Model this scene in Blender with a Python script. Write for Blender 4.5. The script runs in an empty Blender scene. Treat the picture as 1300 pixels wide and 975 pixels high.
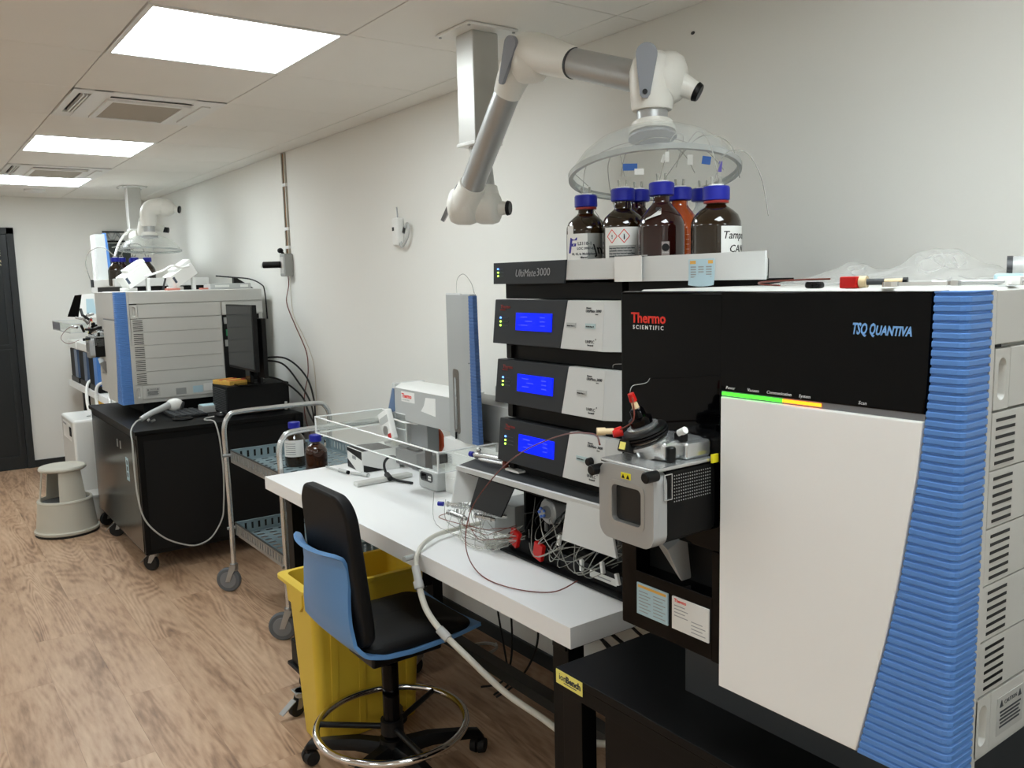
import bpy, bmesh, math, random
from mathutils import Vector, Matrix
random.seed(7)
C = bpy.context.scene.collection
PI = math.pi
scene = bpy.context.scene

# ---------------------------------------------------------------- camera
cam_d = bpy.data.cameras.new('camera'); cam = bpy.data.objects.new('camera', cam_d); C.objects.link(cam)
F_PX = 1070.757
cam_d.sensor_width = 36.0; cam_d.lens = F_PX / 1300 * 36; cam_d.clip_start = 0.05
def cam_axes(yaw, pitch, roll):
    fwd = Vector((math.sin(yaw)*math.cos(pitch), math.cos(yaw)*math.cos(pitch), math.sin(pitch)))
    right = Vector((math.cos(yaw), -math.sin(yaw), 0)); up = right.cross(fwd)
    c, s = math.cos(roll), math.sin(roll)
    return c*right + s*up, -s*right + c*up, fwd
R_, U_, F_ = cam_axes(0.6269316, -0.1248571, -0.0233084)
m = Matrix((R_, U_, -F_)).transposed().to_4x4(); m.translation = Vector((-1.96601, 0.0, 1.54157))
cam.matrix_world = m
scene.camera = cam

# ---------------------------------------------------------------- world, view
world = bpy.data.worlds.new('room_world'); scene.world = world; world.use_nodes = True
world.node_tree.nodes['Background'].inputs[0].default_value = (0.9, 0.93, 1.0, 1)
world.node_tree.nodes['Background'].inputs[1].default_value = 0.05
vs = scene.view_settings
scene.display_settings.display_device = 'sRGB'
vs.view_transform = 'Standard'; vs.look = 'None'; vs.gamma = 1.0; vs.exposure = 0.93
vs.use_curve_mapping = False
LIGHT_STRENGTH = 9.0          # emission of each 60 x 60 cm ceiling panel

# ---------------------------------------------------------------- helpers
def lin(c):
    c = c/255.0
    return c/12.92 if c <= 0.04045 else ((c+0.055)/1.055)**2.4
def rgb(r, g, b): return (lin(r), lin(g), lin(b), 1)

def mat(name, col, rough=0.5, metal=0.0, emit=None, es=0.0, alpha=None, coat=0.0, trans=0.0, ior=1.45,
        noise=0.0, nscale=8.0, bump=0.0, bscale=200.0, spec=0.5):
    m = bpy.data.materials.new(name); m.use_nodes = True
    nt = m.node_tree; p = nt.nodes['Principled BSDF']
    p.inputs['Base Color'].default_value = rgb(*col)
    p.inputs['Roughness'].default_value = rough
    p.inputs['Metallic'].default_value = metal
    p.inputs['IOR'].default_value = ior
    p.inputs['Specular IOR Level'].default_value = spec
    p.inputs['Coat Weight'].default_value = coat
    p.inputs['Coat Roughness'].default_value = 0.05
    p.inputs['Transmission Weight'].default_value = trans
    if emit: 
        p.inputs['Emission Color'].default_value = rgb(*emit); p.inputs['Emission Strength'].default_value = es
    if noise > 0:
        tc = nt.nodes.new('ShaderNodeTexCoord'); n = nt.nodes.new('ShaderNodeTexNoise')
        n.inputs['Scale'].default_value = nscale; n.inputs['Detail'].default_value = 4
        nt.links.new(tc.outputs['Object'], n.inputs['Vector'])
        mx = nt.nodes.new('ShaderNodeMix'); mx.data_type = 'RGBA'
        c = rgb(*col)
        mx.inputs[6].default_value = tuple(x*(1-noise) for x in c[:3])+(1,)
        mx.inputs[7].default_value = tuple(min(1, x*(1+noise)) for x in c[:3])+(1,)
        nt.links.new(n.outputs['Fac'], mx.inputs[0]); nt.links.new(mx.outputs[2], p.inputs['Base Color'])
    if bump > 0:
        tc = nt.nodes.new('ShaderNodeTexCoord'); n = nt.nodes.new('ShaderNodeTexNoise')
        n.inputs['Scale'].default_value = bscale; n.inputs['Detail'].default_value = 3
        nt.links.new(tc.outputs['Object'], n.inputs['Vector'])
        b = nt.nodes.new('ShaderNodeBump'); b.inputs['Strength'].default_value = bump; b.inputs['Distance'].default_value = 0.002
        nt.links.new(n.outputs['Fac'], b.inputs['Height']); nt.links.new(b.outputs['Normal'], p.inputs['Normal'])
    return m

def clear_mat(name, tint=(240, 243, 243), lo=0.06, hi=0.5, rough=0.06, whit=0.0):
    """thin clear plastic: transparent straight on, glossy and slightly milky at grazing angles"""
    m = bpy.data.materials.new(name); m.use_nodes = True
    nt = m.node_tree; nt.nodes.clear()
    out = nt.nodes.new('ShaderNodeOutputMaterial')
    tr = nt.nodes.new('ShaderNodeBsdfTransparent'); tr.inputs[0].default_value = rgb(*tint)
    pr = nt.nodes.new('ShaderNodeBsdfPrincipled'); pr.inputs['Base Color'].default_value = rgb(*tint)
    pr.inputs['Roughness'].default_value = rough
    lw = nt.nodes.new('ShaderNodeLayerWeight'); lw.inputs[0].default_value = 0.5
    mr = nt.nodes.new('ShaderNodeMapRange')
    mr.inputs['From Min'].default_value = 0.0; mr.inputs['From Max'].default_value = 1.0
    mr.inputs['To Min'].default_value = lo; mr.inputs['To Max'].default_value = hi
    mix = nt.nodes.new('ShaderNodeMixShader')
    nt.links.new(lw.outputs['Facing'], mr.inputs['Value']); nt.links.new(mr.outputs['Result'], mix.inputs[0])
    nt.links.new(tr.outputs[0], mix.inputs[1]); nt.links.new(pr.outputs[0], mix.inputs[2])
    nt.links.new(mix.outputs[0], out.inputs[0])
    return m

class MB:
    def __init__(s): s.bm = bmesh.new()
    def box(s, x0, x1, y0, y1, z0, z1, bev=0.0, seg=2):
        r = bmesh.ops.create_cube(s.bm, size=1.0)
        for v in r['verts']:
            v.co = Vector(((x0+x1)/2 + v.co.x*(x1-x0), (y0+y1)/2 + v.co.y*(y1-y0), (z0+z1)/2 + v.co.z*(z1-z0)))
        if bev > 0:
            es = list({e for v in r['verts'] for e in v.link_edges})
            bmesh.ops.bevel(s.bm, geom=es, offset=min(bev, 0.45*min(abs(x1-x0), abs(y1-y0), abs(z1-z0))), segments=seg, profile=0.5, affect='EDGES', clamp_overlap=True)
        return s
    def hexa(s, p, bev=0.0):
        vs_ = [s.bm.verts.new(Vector(q)) for q in p]
        fs = []
        for f in ((0,3,2,1),(4,5,6,7),(0,1,5,4),(1,2,6,5),(2,3,7,6),(3,0,4,7)):
            fs.append(s.bm.faces.new([vs_[i] for i in f]))
        bmesh.ops.recalc_face_normals(s.bm, faces=fs)
        if bev > 0:
            es = list({e for v in vs_ for e in v.link_edges})
            bmesh.ops.bevel(s.bm, geom=es, offset=bev, segments=2, profile=0.5, affect='EDGES', clamp_overlap=True)
        return s
    def prism(s, pts, axis, a0, a1, bev=0.0, seg=2):
        """polygon pts (2D) extruded along axis 'x' (pts=y,z), 'y' (pts=x,z) or 'z' (pts=x,y)"""
        def P(q, a):
            return Vector((a, q[0], q[1])) if axis == 'x' else Vector((q[0], a, q[1])) if axis == 'y' else Vector((q[0], q[1], a))
        A = [s.bm.verts.new(P(q, a0)) for q in pts]; B = [s.bm.verts.new(P(q, a1)) for q in pts]
        n = len(pts); fs = [s.bm.faces.new(A), s.bm.faces.new(list(reversed(B)))]
        for i in range(n): fs.append(s.bm.faces.new((A[i], B[i], B[(i+1) % n], A[(i+1) % n])))
        bmesh.ops.recalc_face_normals(s.bm, faces=fs)
        if bev > 0:
            es = list({e for f in fs[:2] for e in f.edges})
            bmesh.ops.bevel(s.bm, geom=es, offset=bev, segments=seg, profile=0.5, affect='EDGES', clamp_overlap=True)
        return s
    def ring_prism(s, outer, inner, axis, a0, a1):
        def P(q, a):
            return Vector((a, q[0], q[1])) if axis == 'x' else Vector((q[0], a, q[1])) if axis == 'y' else Vector((q[0], q[1], a))
        n = len(outer)
        L = [[s.bm.verts.new(P(q, a)) for q in pts] for pts, a in ((outer, a0), (outer, a1), (inner, a1), (inner, a0))]
        fs = []
        for k in range(4):
            A, B = L[k], L[(k+1) % 4]
            for i in range(n): fs.append(s.bm.faces.new((A[i], A[(i+1) % n], B[(i+1) % n], B[i])))
        bmesh.ops.recalc_face_normals(s.bm, faces=fs)
        return s
    def lathe(s, prof, c=(0, 0, 0), d=(0, 0, 1), seg=24, cap=True):
        c = Vector(c); q = Vector((0, 0, 1)).rotation_difference(Vector(d).normalized())
        rings = []
        for r, z in prof:
            if r < 1e-6: rings.append([s.bm.verts.new(c + q @ Vector((0, 0, z)))])
            else: rings.append([s.bm.verts.new(c + q @ Vector((r*math.cos(2*PI*i/seg), r*math.sin(2*PI*i/seg), z))) for i in range(seg)])
        fs = []
        for A, B in zip(rings, rings[1:]):
            if len(A) == 1 and len(B) == 1: continue
            for i in range(seg):
                j = (i+1) % seg
                if len(A) == 1: fs.append(s.bm.faces.new((A[0], B[j], B[i])))
                elif len(B) == 1: fs.append(s.bm.faces.new((A[i], A[j], B[0])))
                else: fs.append(s.bm.faces.new((A[i], A[j], B[j], B[i])))
        if cap:
            if len(rings[0]) > 1: fs.append(s.bm.faces.new(list(reversed(rings[0]))))
            if len(rings[-1]) > 1: fs.append(s.bm.faces.new(rings[-1]))
        bmesh.ops.recalc_face_normals(s.bm, faces=fs)
        return s
    def cyl(s, p0, p1, r0, r1=None, seg=20, bev=0.0):
        p0, p1 = Vector(p0), Vector(p1); r1 = r0 if r1 is None else r1; h = (p1-p0).length
        pr = [(r0, 0), (r1, h)] if not bev else [(r0-bev, 0), (r0, bev), (r1, h-bev), (r1-bev, h)]
        return s.lathe(pr, p0, p1-p0, seg)
    def sph(s, c, r, seg=20, rings=12):
        r = (r, r, r) if not hasattr(r, '__len__') else r
        o = bmesh.ops.create_uvsphere(s.bm, u_segments=seg, v_segments=rings, radius=1.0)
        for v in o['verts']: v.co = Vector((c[0]+v.co.x*r[0], c[1]+v.co.y*r[1], c[2]+v.co.z*r[2]))
        return s
    def tube(s, pts, r, seg=8, sub=6, closed=False, flat=False):
        P = [Vector(p) for p in pts]; n = len(P); L = []
        if sub <= 1 or n < 3: L = P[:]
        else:
            for i in range(n if closed else n-1):
                a = P[(i-1) % n] if closed or i > 0 else P[0]; b = P[i]; c = P[(i+1) % n]
                d = P[(i+2) % n] if closed or i+2 < n else P[-1]
                for k in range(sub):
                    t = k/sub
                    L.append(0.5*((2*b)+(c-a)*t+(2*a-5*b+4*c-d)*t*t+(3*b-a-3*c+d)*t**3))
            if not closed: L.append(P[-1])
        m_ = len(L); T = []
        for i in range(m_):
            if closed: t = L[(i+1) % m_]-L[i-1]
            else: t = L[min(i+1, m_-1)]-L[max(i-1, 0)]
            T.append(t.normalized() if t.length > 1e-9 else Vector((0, 0, 1)))
        N = T[0].orthogonal().normalized(); rings = []
        for i in range(m_):
            if i: N = T[i-1].rotation_difference(T[i]) @ N
            B = T[i].cross(N).normalized()
            rr = r(i/(m_-1)) if callable(r) else r
            rings.append([s.bm.verts.new(L[i] + rr*(math.cos(2*PI*k/seg)*N + math.sin(2*PI*k/seg)*B)) for k in range(seg)])
        for i in range(m_ if closed else m_-1):
            A, B = rings[i], rings[(i+1) % m_]
            off = 0
            if closed and i == m_-1:
                off = min(range(seg), key=lambda o: (A[0].co-B[o].co).length)
            for k in range(seg): s.bm.faces.new((A[k], A[(k+1) % seg], B[(k+1+off) % seg], B[(k+off) % seg]))
        if not closed: s.bm.faces.new(list(reversed(rings[0]))); s.bm.faces.new(rings[-1])
        return s
    def grid(s, f, nu, nv, thick=0.0):
        """surface f(u,v) with u,v in 0..1, given a thickness along its own normal"""
        V = [[Vector(f(i/nu, j/nv)) for j in range(nv+1)] for i in range(nu+1)]
        def lay(off):
            out = []
            for i in range(nu+1):
                row = []
                for j in range(nv+1):
                    a = V[min(i+1, nu)][j]-V[max(i-1, 0)][j]; b = V[i][min(j+1, nv)]-V[i][max(j-1, 0)]
                    row.append(s.bm.verts.new(V[i][j] + a.cross(b).normalized()*off))
                out.append(row)
            return out
        A = lay(0.0); fs = []
        for i in range(nu):
            for j in range(nv): fs.append(s.bm.faces.new((A[i][j], A[i+1][j], A[i+1][j+1], A[i][j+1])))
        if thick:
            B = lay(thick)
            for i in range(nu):
                for j in range(nv): fs.append(s.bm.faces.new((B[i][j], B[i][j+1], B[i+1][j+1], B[i+1][j])))
            for i in range(nu):
                fs.append(s.bm.faces.new((A[i+1][0], A[i][0], B[i][0], B[i+1][0]))); fs.append(s.bm.faces.new((A[i][nv], A[i+1][nv], B[i+1][nv], B[i][nv])))
            for j in range(nv):
                fs.append(s.bm.faces.new((A[0][j], A[0][j+1], B[0][j+1], B[0][j]))); fs.append(s.bm.faces.new((A[nu][j+1], A[nu][j], B[nu][j], B[nu][j+1])))
            bmesh.ops.recalc_face_normals(s.bm, faces=fs)
        return s
    def text(s, string, pos, size, right=(0, -1, 0), up=(0, 0, 1), shear=0.0, align='LEFT', ext=0.0003, sx=1.0, bold=0.0, width=None):
        cu = bpy.data.curves.new('lettering', 'FONT'); cu.body = string; cu.size = size; cu.shear = shear
        cu.extrude = ext; cu.align_x = align; cu.offset = bold; cu.resolution_u = 2
        ob = bpy.data.objects.new('lettering', cu); C.objects.link(ob)
        dg = bpy.context.evaluated_depsgraph_get(); me = bpy.data.meshes.new_from_object(ob.evaluated_get(dg))
        bpy.data.objects.remove(ob); bpy.data.curves.remove(cu)
        if width and len(me.vertices):
            xs = [v.co.x for v in me.vertices]; sx = width/max(1e-6, max(xs)-min(xs))
        r = Vector(right).normalized(); u = Vector(up).normalized(); n = r.cross(u)
        M = Matrix((r*sx, u, n)).transposed().to_4x4(); M.translation = Vector(pos)
        me.transform(M); s.bm.from_mesh(me); bpy.data.meshes.remove(me)
        return s
    def xf(s, M): bmesh.ops.transform(s.bm, matrix=M, verts=s.bm.verts); return s
    def rot(s, ang, axis, pivot):
        p = Vector(pivot); return s.xf(Matrix.Translation(p) @ Matrix.Rotation(ang, 4, axis) @ Matrix.Translation(-p))
    def move(s, d): return s.xf(Matrix.Translation(Vector(d)))
    def build(s, name, material, parent=None, label=None, sharp=32):
        me = bpy.data.meshes.new(name)
        o = bpy.data.objects.new(name, me); C.objects.link(o)
        if parent is not None:
            org = ORG[parent]; o.parent = parent
        else:
            xs = [v.co for v in s.bm.verts]
            org = Vector(((min(v.x for v in xs)+max(v.x for v in xs))/2, (min(v.y for v in xs)+max(v.y for v in xs))/2, min(v.z for v in xs)))
            o.location = org
        bmesh.ops.translate(s.bm, vec=-org, verts=s.bm.verts)
        s.bm.to_mesh(me); s.bm.free()
        ORG[o] = org
        for p in me.polygons: p.use_smooth = True
        me.set_sharp_from_angle(angle=math.radians(sharp))
        me.materials.append(material)
        if len(me.polygons) < 4000:
            w_ = o.modifiers.new('weighted', 'WEIGHTED_NORMAL'); w_.keep_sharp = True; w_.weight = 80
        if label: o['label'] = label
        return o
ORG = {}
def tag(o, label, cat, group=None, kind=None):
    if label: o['label'] = label
    if cat: o['category'] = cat
    if group: o['group'] = group
    if kind: o['kind'] = kind
    return o
def thing(name, label, cat, loc=(0, 0, 0), group=None):
    o = bpy.data.objects.new(name, None); C.objects.link(o); o.location = loc; o.empty_display_size = 0.05
    ORG[o] = Vector(loc)
    return tag(o, label, cat, group)
def copy_tree(o, parent=None):
    c = o.copy(); C.objects.link(c)
    if parent is not None: c.parent = parent
    for ch in list(o.children): copy_tree(ch, c)
    return c
def box(*a, **k): return MB().box(*a, **k)
def rrect(y0, y1, z0, z1, r, n=5):
    out = []
    for cx, cz, a0 in ((y1-r, z1-r, 0), (y0+r, z1-r, 90), (y0+r, z0+r, 180), (y1-r, z0+r, 270)):
        for k in range(n+1):
            a = math.radians(a0+90*k/n); out.append((cx+r*math.cos(a), cz+r*math.sin(a)))
    return out

# ---------------------------------------------------------------- materials
M = {}
M['wall'] = mat('wall_paint', (231, 230, 224), 0.85, noise=0.02, nscale=1.5, bump=0.06, bscale=260)
M['tile'] = mat('ceiling_tile_white', (238, 236, 230), 0.9, noise=0.02, nscale=5, bump=0.25, bscale=500)
M['grid'] = mat('ceiling_grid', (150, 146, 138), 0.8)
M['charcoal'] = mat('charcoal_paint', (36, 39, 40), 0.5, noise=0.05)
M['door'] = mat('door_laminate', (30, 34, 36), 0.35, noise=0.08, nscale=3)
M['white'] = mat('white_plastic', (232, 232, 228), 0.4)
M['white_gloss'] = mat('white_gloss_plastic', (238, 238, 234), 0.25)
M['arm_white'] = mat('arm_white', (228, 226, 218), 0.38)
M['alu'] = mat('anodised_aluminium', (176, 177, 176), 0.36, 0.6)
M['post'] = mat('post_grey', (190, 189, 184), 0.4, 0.45)
M['lever'] = mat('grey_lever', (136, 139, 145), 0.35)
M['black'] = mat('black_plastic', (9, 9, 10), 0.42, spec=0.35)
M['black_matt'] = mat('black_matt', (13, 13, 13), 0.62, spec=0.3, noise=0.1, nscale=20)
M['black_gloss'] = mat('black_gloss', (3, 3, 4), 0.06, spec=0.2)
M['black_metal'] = mat('black_powder_coat', (9, 9, 9), 0.45, spec=0.2)
M['dark_grey'] = mat('anthracite', (58, 60, 62), 0.45)
M['mod_dark'] = mat('module_anthracite', (44, 47, 50), 0.45, spec=0.3)
M['mod_grey'] = mat('module_light_grey', (208, 210, 208), 0.42)
M['body'] = mat('instrument_grey', (202, 202, 197), 0.45, bump=0.05, bscale=700)
M['panel_white'] = mat('instrument_white', (244, 244, 242), 0.4)
M['blue_rib'] = mat('blue_ribbed_plastic', (92, 140, 208), 0.42)
M['blue_cap'] = mat('blue_cap', (14, 26, 150), 0.4)
M['desk'] = mat('desk_white', (243, 243, 242), 0.42)
M['bench'] = mat('bench_black', (11, 11, 11), 0.45, spec=0.2, noise=0.15, nscale=30)
M['chair_blue'] = mat('chair_blue', (96, 144, 196), 0.42)
M['chair_black'] = mat('chair_black', (14, 14, 14), 0.6, spec=0.3, bump=0.15, bscale=600)
M['chrome'] = mat('chrome', (225, 225, 225), 0.08, 1.0)
M['steel'] = mat('brushed_steel', (206, 208, 208), 0.26, 0.85)
M['silver'] = mat('satin_silver', (172, 174, 174), 0.36, 0.35)
M['zinc'] = mat('zinc', (170, 172, 172), 0.4, 0.9)
M['yellow'] = mat('bin_yellow', (224, 192, 62), 0.4)
M['yellow_label'] = mat('yellow_label', (238, 226, 40), 0.5)
M['pale_yellow'] = mat('pale_yellow', (238, 228, 120), 0.5)
M['red'] = mat('red_plastic', (190, 22, 18), 0.35)
M['red_print'] = mat('red_print', (222, 50, 36), 0.5)
M['red_dim'] = mat('dull_red_print', (150, 54, 48), 0.5)
M['white_print'] = mat('white_print', (225, 225, 225), 0.5)
M['grey_print'] = mat('grey_print', (150, 152, 154), 0.5)
M['dark_print'] = mat('dark_print', (50, 56, 62), 0.5)
M['blue_print'] = mat('blue_print', (120, 170, 226), 0.5)
M['purple_print'] = mat('purple_print', (42, 34, 140), 0.5)
M['paper'] = mat('label_paper', (226, 226, 222), 0.6)
M['paper_blue'] = mat('label_blue', (176, 204, 214), 0.55)
M['orange_print'] = mat('orange_print', (222, 170, 80), 0.55)
M['amber'] = mat('amber_glass', (70, 34, 14), 0.05, trans=0.55, coat=0.6)
M['amber_dark'] = mat('dark_amber_glass', (40, 26, 8), 0.05, trans=0.45, coat=0.6)
M['amber_red'] = mat('red_amber_glass', (46, 14, 10), 0.05, trans=0.35, coat=0.6)
M['amber_bright'] = mat('bright_amber_glass', (196, 84, 26), 0.06, trans=0.5, coat=0.6)
M['pour_red'] = mat('pouring_ring_red', (140, 34, 28), 0.3)
M['clear'] = clear_mat('clear_plastic')
M['dome'] = clear_mat('dome_plastic', (250, 251, 250), 0.03, 0.24, 0.08)
M['acryl'] = clear_mat('acrylic', (250, 252, 251), 0.03, 0.16, 0.05)
M['dome_edge'] = clear_mat('dome_edge', (214, 217, 216), 0.30, 0.7, 0.12)
M['acryl_edge'] = clear_mat('acrylic_edge', (250, 252, 252), 0.65, 0.95, 0.2)
M['bag'] = clear_mat('plastic_bag', (240, 240, 238), 0.08, 0.42, 0.15)
M['tubing'] = clear_mat('clear_tubing', (222, 222, 216), 0.25, 0.7, 0.15)
M['milky'] = mat('milky_hose', (214, 212, 200), 0.35, trans=0.1)
M['peek'] = mat('brown_capillary', (112, 52, 40), 0.35)
M['cable_black'] = mat('black_cable', (16, 16, 16), 0.5)
M['cable_grey'] = mat('grey_cable', (178, 178, 174), 0.5)
M['rubber'] = mat('grey_rubber', (92, 95, 98), 0.6)
M['rubber_dark'] = mat('black_rubber', (20, 20, 20), 0.6)
M['cart_blue'] = mat('cart_tray_blue_grey', (128, 146, 152), 0.4)
M['lcd'] = mat('lcd_blue', (0, 6, 120), 0.3, emit=(0, 26, 255), es=0.9, spec=0.2)
M['lcd_text'] = mat('lcd_text', (40, 50, 200), 0.2, emit=(60, 70, 255), es=0.7)
M['led_blue'] = mat('led_blue', (60, 110, 255), 0.3, emit=(70, 120, 255), es=4)
M['led_green'] = mat('led_green', (150, 255, 60), 0.3, emit=(170, 255, 70), es=3)
M['bar_green'] = mat('status_green', (60, 230, 40), 0.3, emit=(60, 240, 40), es=1.6)
M['bar_orange'] = mat('status_orange', (255, 140, 30), 0.3, emit=(255, 130, 20), es=1.8)
M['light'] = mat('light_panel', (255, 255, 255), 0.5, emit=(240, 250, 254), es=LIGHT_STRENGTH)
M['step'] = mat('step_stool_grey', (190, 186, 172), 0.45, noise=0.04)
M['cream'] = mat('cream_fitting', (212, 190, 150), 0.4)
M['glass_dark'] = mat('dark_glass', (44, 44, 44), 0.12, spec=0.3)
M['screen'] = mat('monitor_glass', (26, 30, 34), 0.12)
M['green'] = mat('green_plastic', (40, 140, 90), 0.4)
M['petg'] = mat('translucent_box', (214, 216, 214), 0.25, trans=0.3)
# ================================================================ the setting
H = 2.32; YB = 8.31; XL_ = -4.75; YF = -2.6
# floor: wood-look planks
def wood():
    m = bpy.data.materials.new('oak_plank'); m.use_nodes = True; nt = m.node_tree; p = nt.nodes['Principled BSDF']
    N = nt.nodes.new; L = nt.links.new
    tc = N('ShaderNodeTexCoord'); oi = N('ShaderNodeObjectInfo')
    sc_ = N('ShaderNodeVectorMath'); sc_.operation = 'SCALE'; sc_.inputs['Scale'].default_value = 37.0
    cmb = N('ShaderNodeCombineXYZ'); L(oi.outputs['Random'], cmb.inputs[0]); L(oi.outputs['Random'], cmb.inputs[1]); L(oi.outputs['Random'], cmb.inputs[2])
    L(cmb.outputs[0], sc_.inputs[0])
    add = N('ShaderNodeVectorMath'); L(tc.outputs['Object'], add.inputs[0]); L(sc_.outputs[0], add.inputs[1])
    mp = N('ShaderNodeMapping'); mp.inputs['Scale'].default_value = (1.0, 0.15, 1.0); L(add.outputs[0], mp.inputs[0])
    # warped rings: cathedral figure
    n1 = N('ShaderNodeTexNoise'); n1.inputs['Scale'].default_value = 4.2; n1.inputs['Detail'].default_value = 1.5; n1.inputs['Distortion'].default_value = 0.5; L(mp.outputs[0], n1.inputs['Vector'])
    mul = N('ShaderNodeMath'); mul.operation = 'MULTIPLY'; mul.inputs[1].default_value = 150.0; L(n1.outputs['Fac'], mul.inputs[0])
    sn = N('ShaderNodeMath'); sn.operation = 'SINE'; L(mul.outputs[0], sn.inputs[0])
    n2 = N('ShaderNodeTexNoise'); n2.inputs['Scale'].default_value = 60.0; n2.inputs['Detail'].default_value = 5.0; L(mp.outputs[0], n2.inputs['Vector'])
    n3 = N('ShaderNodeTexNoise'); n3.inputs['Scale'].default_value = 9.0; n3.inputs['Detail'].default_value = 5.0; L(mp.outputs[0], n3.inputs['Vector'])
    n4 = N('ShaderNodeTexNoise'); n4.inputs['Scale'].default_value = 2.6; L(mp.outputs[0], n4.inputs['Vector'])
    mk = N('ShaderNodeMapRange'); mk.inputs['From Min'].default_value = 0.42; mk.inputs['From Max'].default_value = 0.62; mk.inputs['To Min'].default_value = 0.012; mk.inputs['To Max'].default_value = 0.085; L(n4.outputs['Fac'], mk.inputs['Value'])
    a1 = N('ShaderNodeMath'); a1.operation = 'MULTIPLY'; L(sn.outputs[0], a1.inputs[0]); L(mk.outputs[0], a1.inputs[1])
    a2 = N('ShaderNodeMath'); a2.operation = 'MULTIPLY_ADD'; a2.inputs[1].default_value = 0.50; L(n2.outputs['Fac'], a2.inputs[0]); L(a1.outputs[0], a2.inputs[2])
    a3 = N('ShaderNodeMath'); a3.operation = 'MULTIPLY_ADD'; a3.inputs[1].default_value = 0.75; L(n3.outputs['Fac'], a3.inputs[0]); L(a2.outputs[0], a3.inputs[2])
    rp = N('ShaderNodeValToRGB'); cr = rp.color_ramp
    cr.elements[0].position = 0.34; cr.elements[0].color = rgb(110, 84, 64)
    cr.elements[1].position = 0.86; cr.elements[1].color = rgb(206, 176, 147)
    e = cr.elements.new(0.50); e.color = rgb(158, 125, 98)
    e = cr.elements.new(0.62); e.color = rgb(184, 151, 122)
    L(a3.outputs[0], rp.inputs[0])
    hs = N('ShaderNodeHueSaturation'); L(rp.outputs[0], hs.inputs['Color'])
    mr = N('ShaderNodeMapRange'); mr.inputs['To Min'].default_value = 0.96; mr.inputs['To Max'].default_value = 1.04; L(oi.outputs['Random'], mr.inputs['Value']); L(mr.outputs[0], hs.inputs['Value'])
    L(hs.outputs[0], p.inputs['Base Color'])
    p.inputs['Roughness'].default_value = 0.42
    b = N('ShaderNodeBump'); b.inputs['Strength'].default_value = 0.12; b.inputs['Distance'].default_value = 0.001; L(n2.outputs['Fac'], b.inputs['Height']); L(b.outputs[0], p.inputs['Normal'])
    return m
M['wood'] = wood()
fl = MB().box(XL_-.1, .1, YF-.1, YB+.1, -.12, -.006).build('floor', mat('floor_base', (60, 44, 34), 0.8)); fl['kind'] = 'structure'
pw, pl = 0.20, 1.25
proto = None
i = 0; x = 0.0
while x > XL_ + .01:
    x0 = max(XL_, x-pw); off = (i*0.47) % pl; y = YF - off
    while y < YB:
        y0, y1 = max(y, YF), min(y+pl, YB)
        if y1-y0 > 0.03:
            full = abs((x-x0)-pw) < 1e-6 and abs((y1-y0)-pl) < 1e-6
            cx, cy = (x+x0)/2, (y0+y1)/2
            if full and proto is not None:
                o = proto.copy(); C.objects.link(o); o.location = Vector((cx, cy, -.006))-ORG[fl]
            else:
                mb = MB(); mb.box(x0+.0002, x-.0002, y0+.0002, y1-.0002, -.006, 0, .0003, 1)
                mb.move((-cx, -cy, .006)); me = bpy.data.meshes.new('plank'); mb.bm.to_mesh(me); mb.bm.free(); me.materials.append(M['wood'])
                o = bpy.data.objects.new('plank', me); C.objects.link(o); o.parent = fl; o.location = Vector((cx, cy, -.006))-ORG[fl]
                if full: proto = o
        y += pl
    x -= pw; i += 1

# ceiling with 60 cm tiles; the light panels and cassettes take some of the cells
ce = MB().box(XL_-.1, .1, YF-.1, YB+.1, H+.012, H+.10).build('ceiling', M['grid']); ce['kind'] = 'structure'
GX = -1.326; GY = 2.556
lights = [(0, 0), (0, 4), (0, 7), (0, -4), (0, -8), (-4, 0), (-4, 4), (-4, 8), (-4, -4), (-4, -8)]
cass = [(0, 2), (0, 6)]
tproto = None
i0, i1 = -6, 2; j0, j1 = -9, 9
for i in range(i0, i1+1):
    for j in range(j0, j1+1):
        if (i, j) in lights or (i, j) in cass: continue
        x0, x1 = max(GX+.6*i, XL_), min(GX+.6*i+.6, 0); y0, y1 = max(GY+.6*j, YF), min(GY+.6*j+.6, YB)
        if x1-x0 < .02 or y1-y0 < .02: continue
        full = x1-x0 > .599 and y1-y0 > .599
        cx, cy = (x0+x1)/2, (y0+y1)/2
        if full and tproto is not None:
            o = tproto.copy(); C.objects.link(o)
        else:
            mb = MB(); mb.box(x0+.002, x1-.002, y0+.002, y1-.002, 0, .012, .001, 1); mb.move((-cx, -cy, 0))
            me = bpy.data.meshes.new('ceiling_tile'); mb.bm.to_mesh(me); mb.bm.free(); me.materials.append(M['tile'])
            o = bpy.data.objects.new('ceiling_tile', me); C.objects.link(o); o.parent = ce
            if full: tproto = o
        o.location = Vector((cx, cy, H))-ORG[ce]

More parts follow.
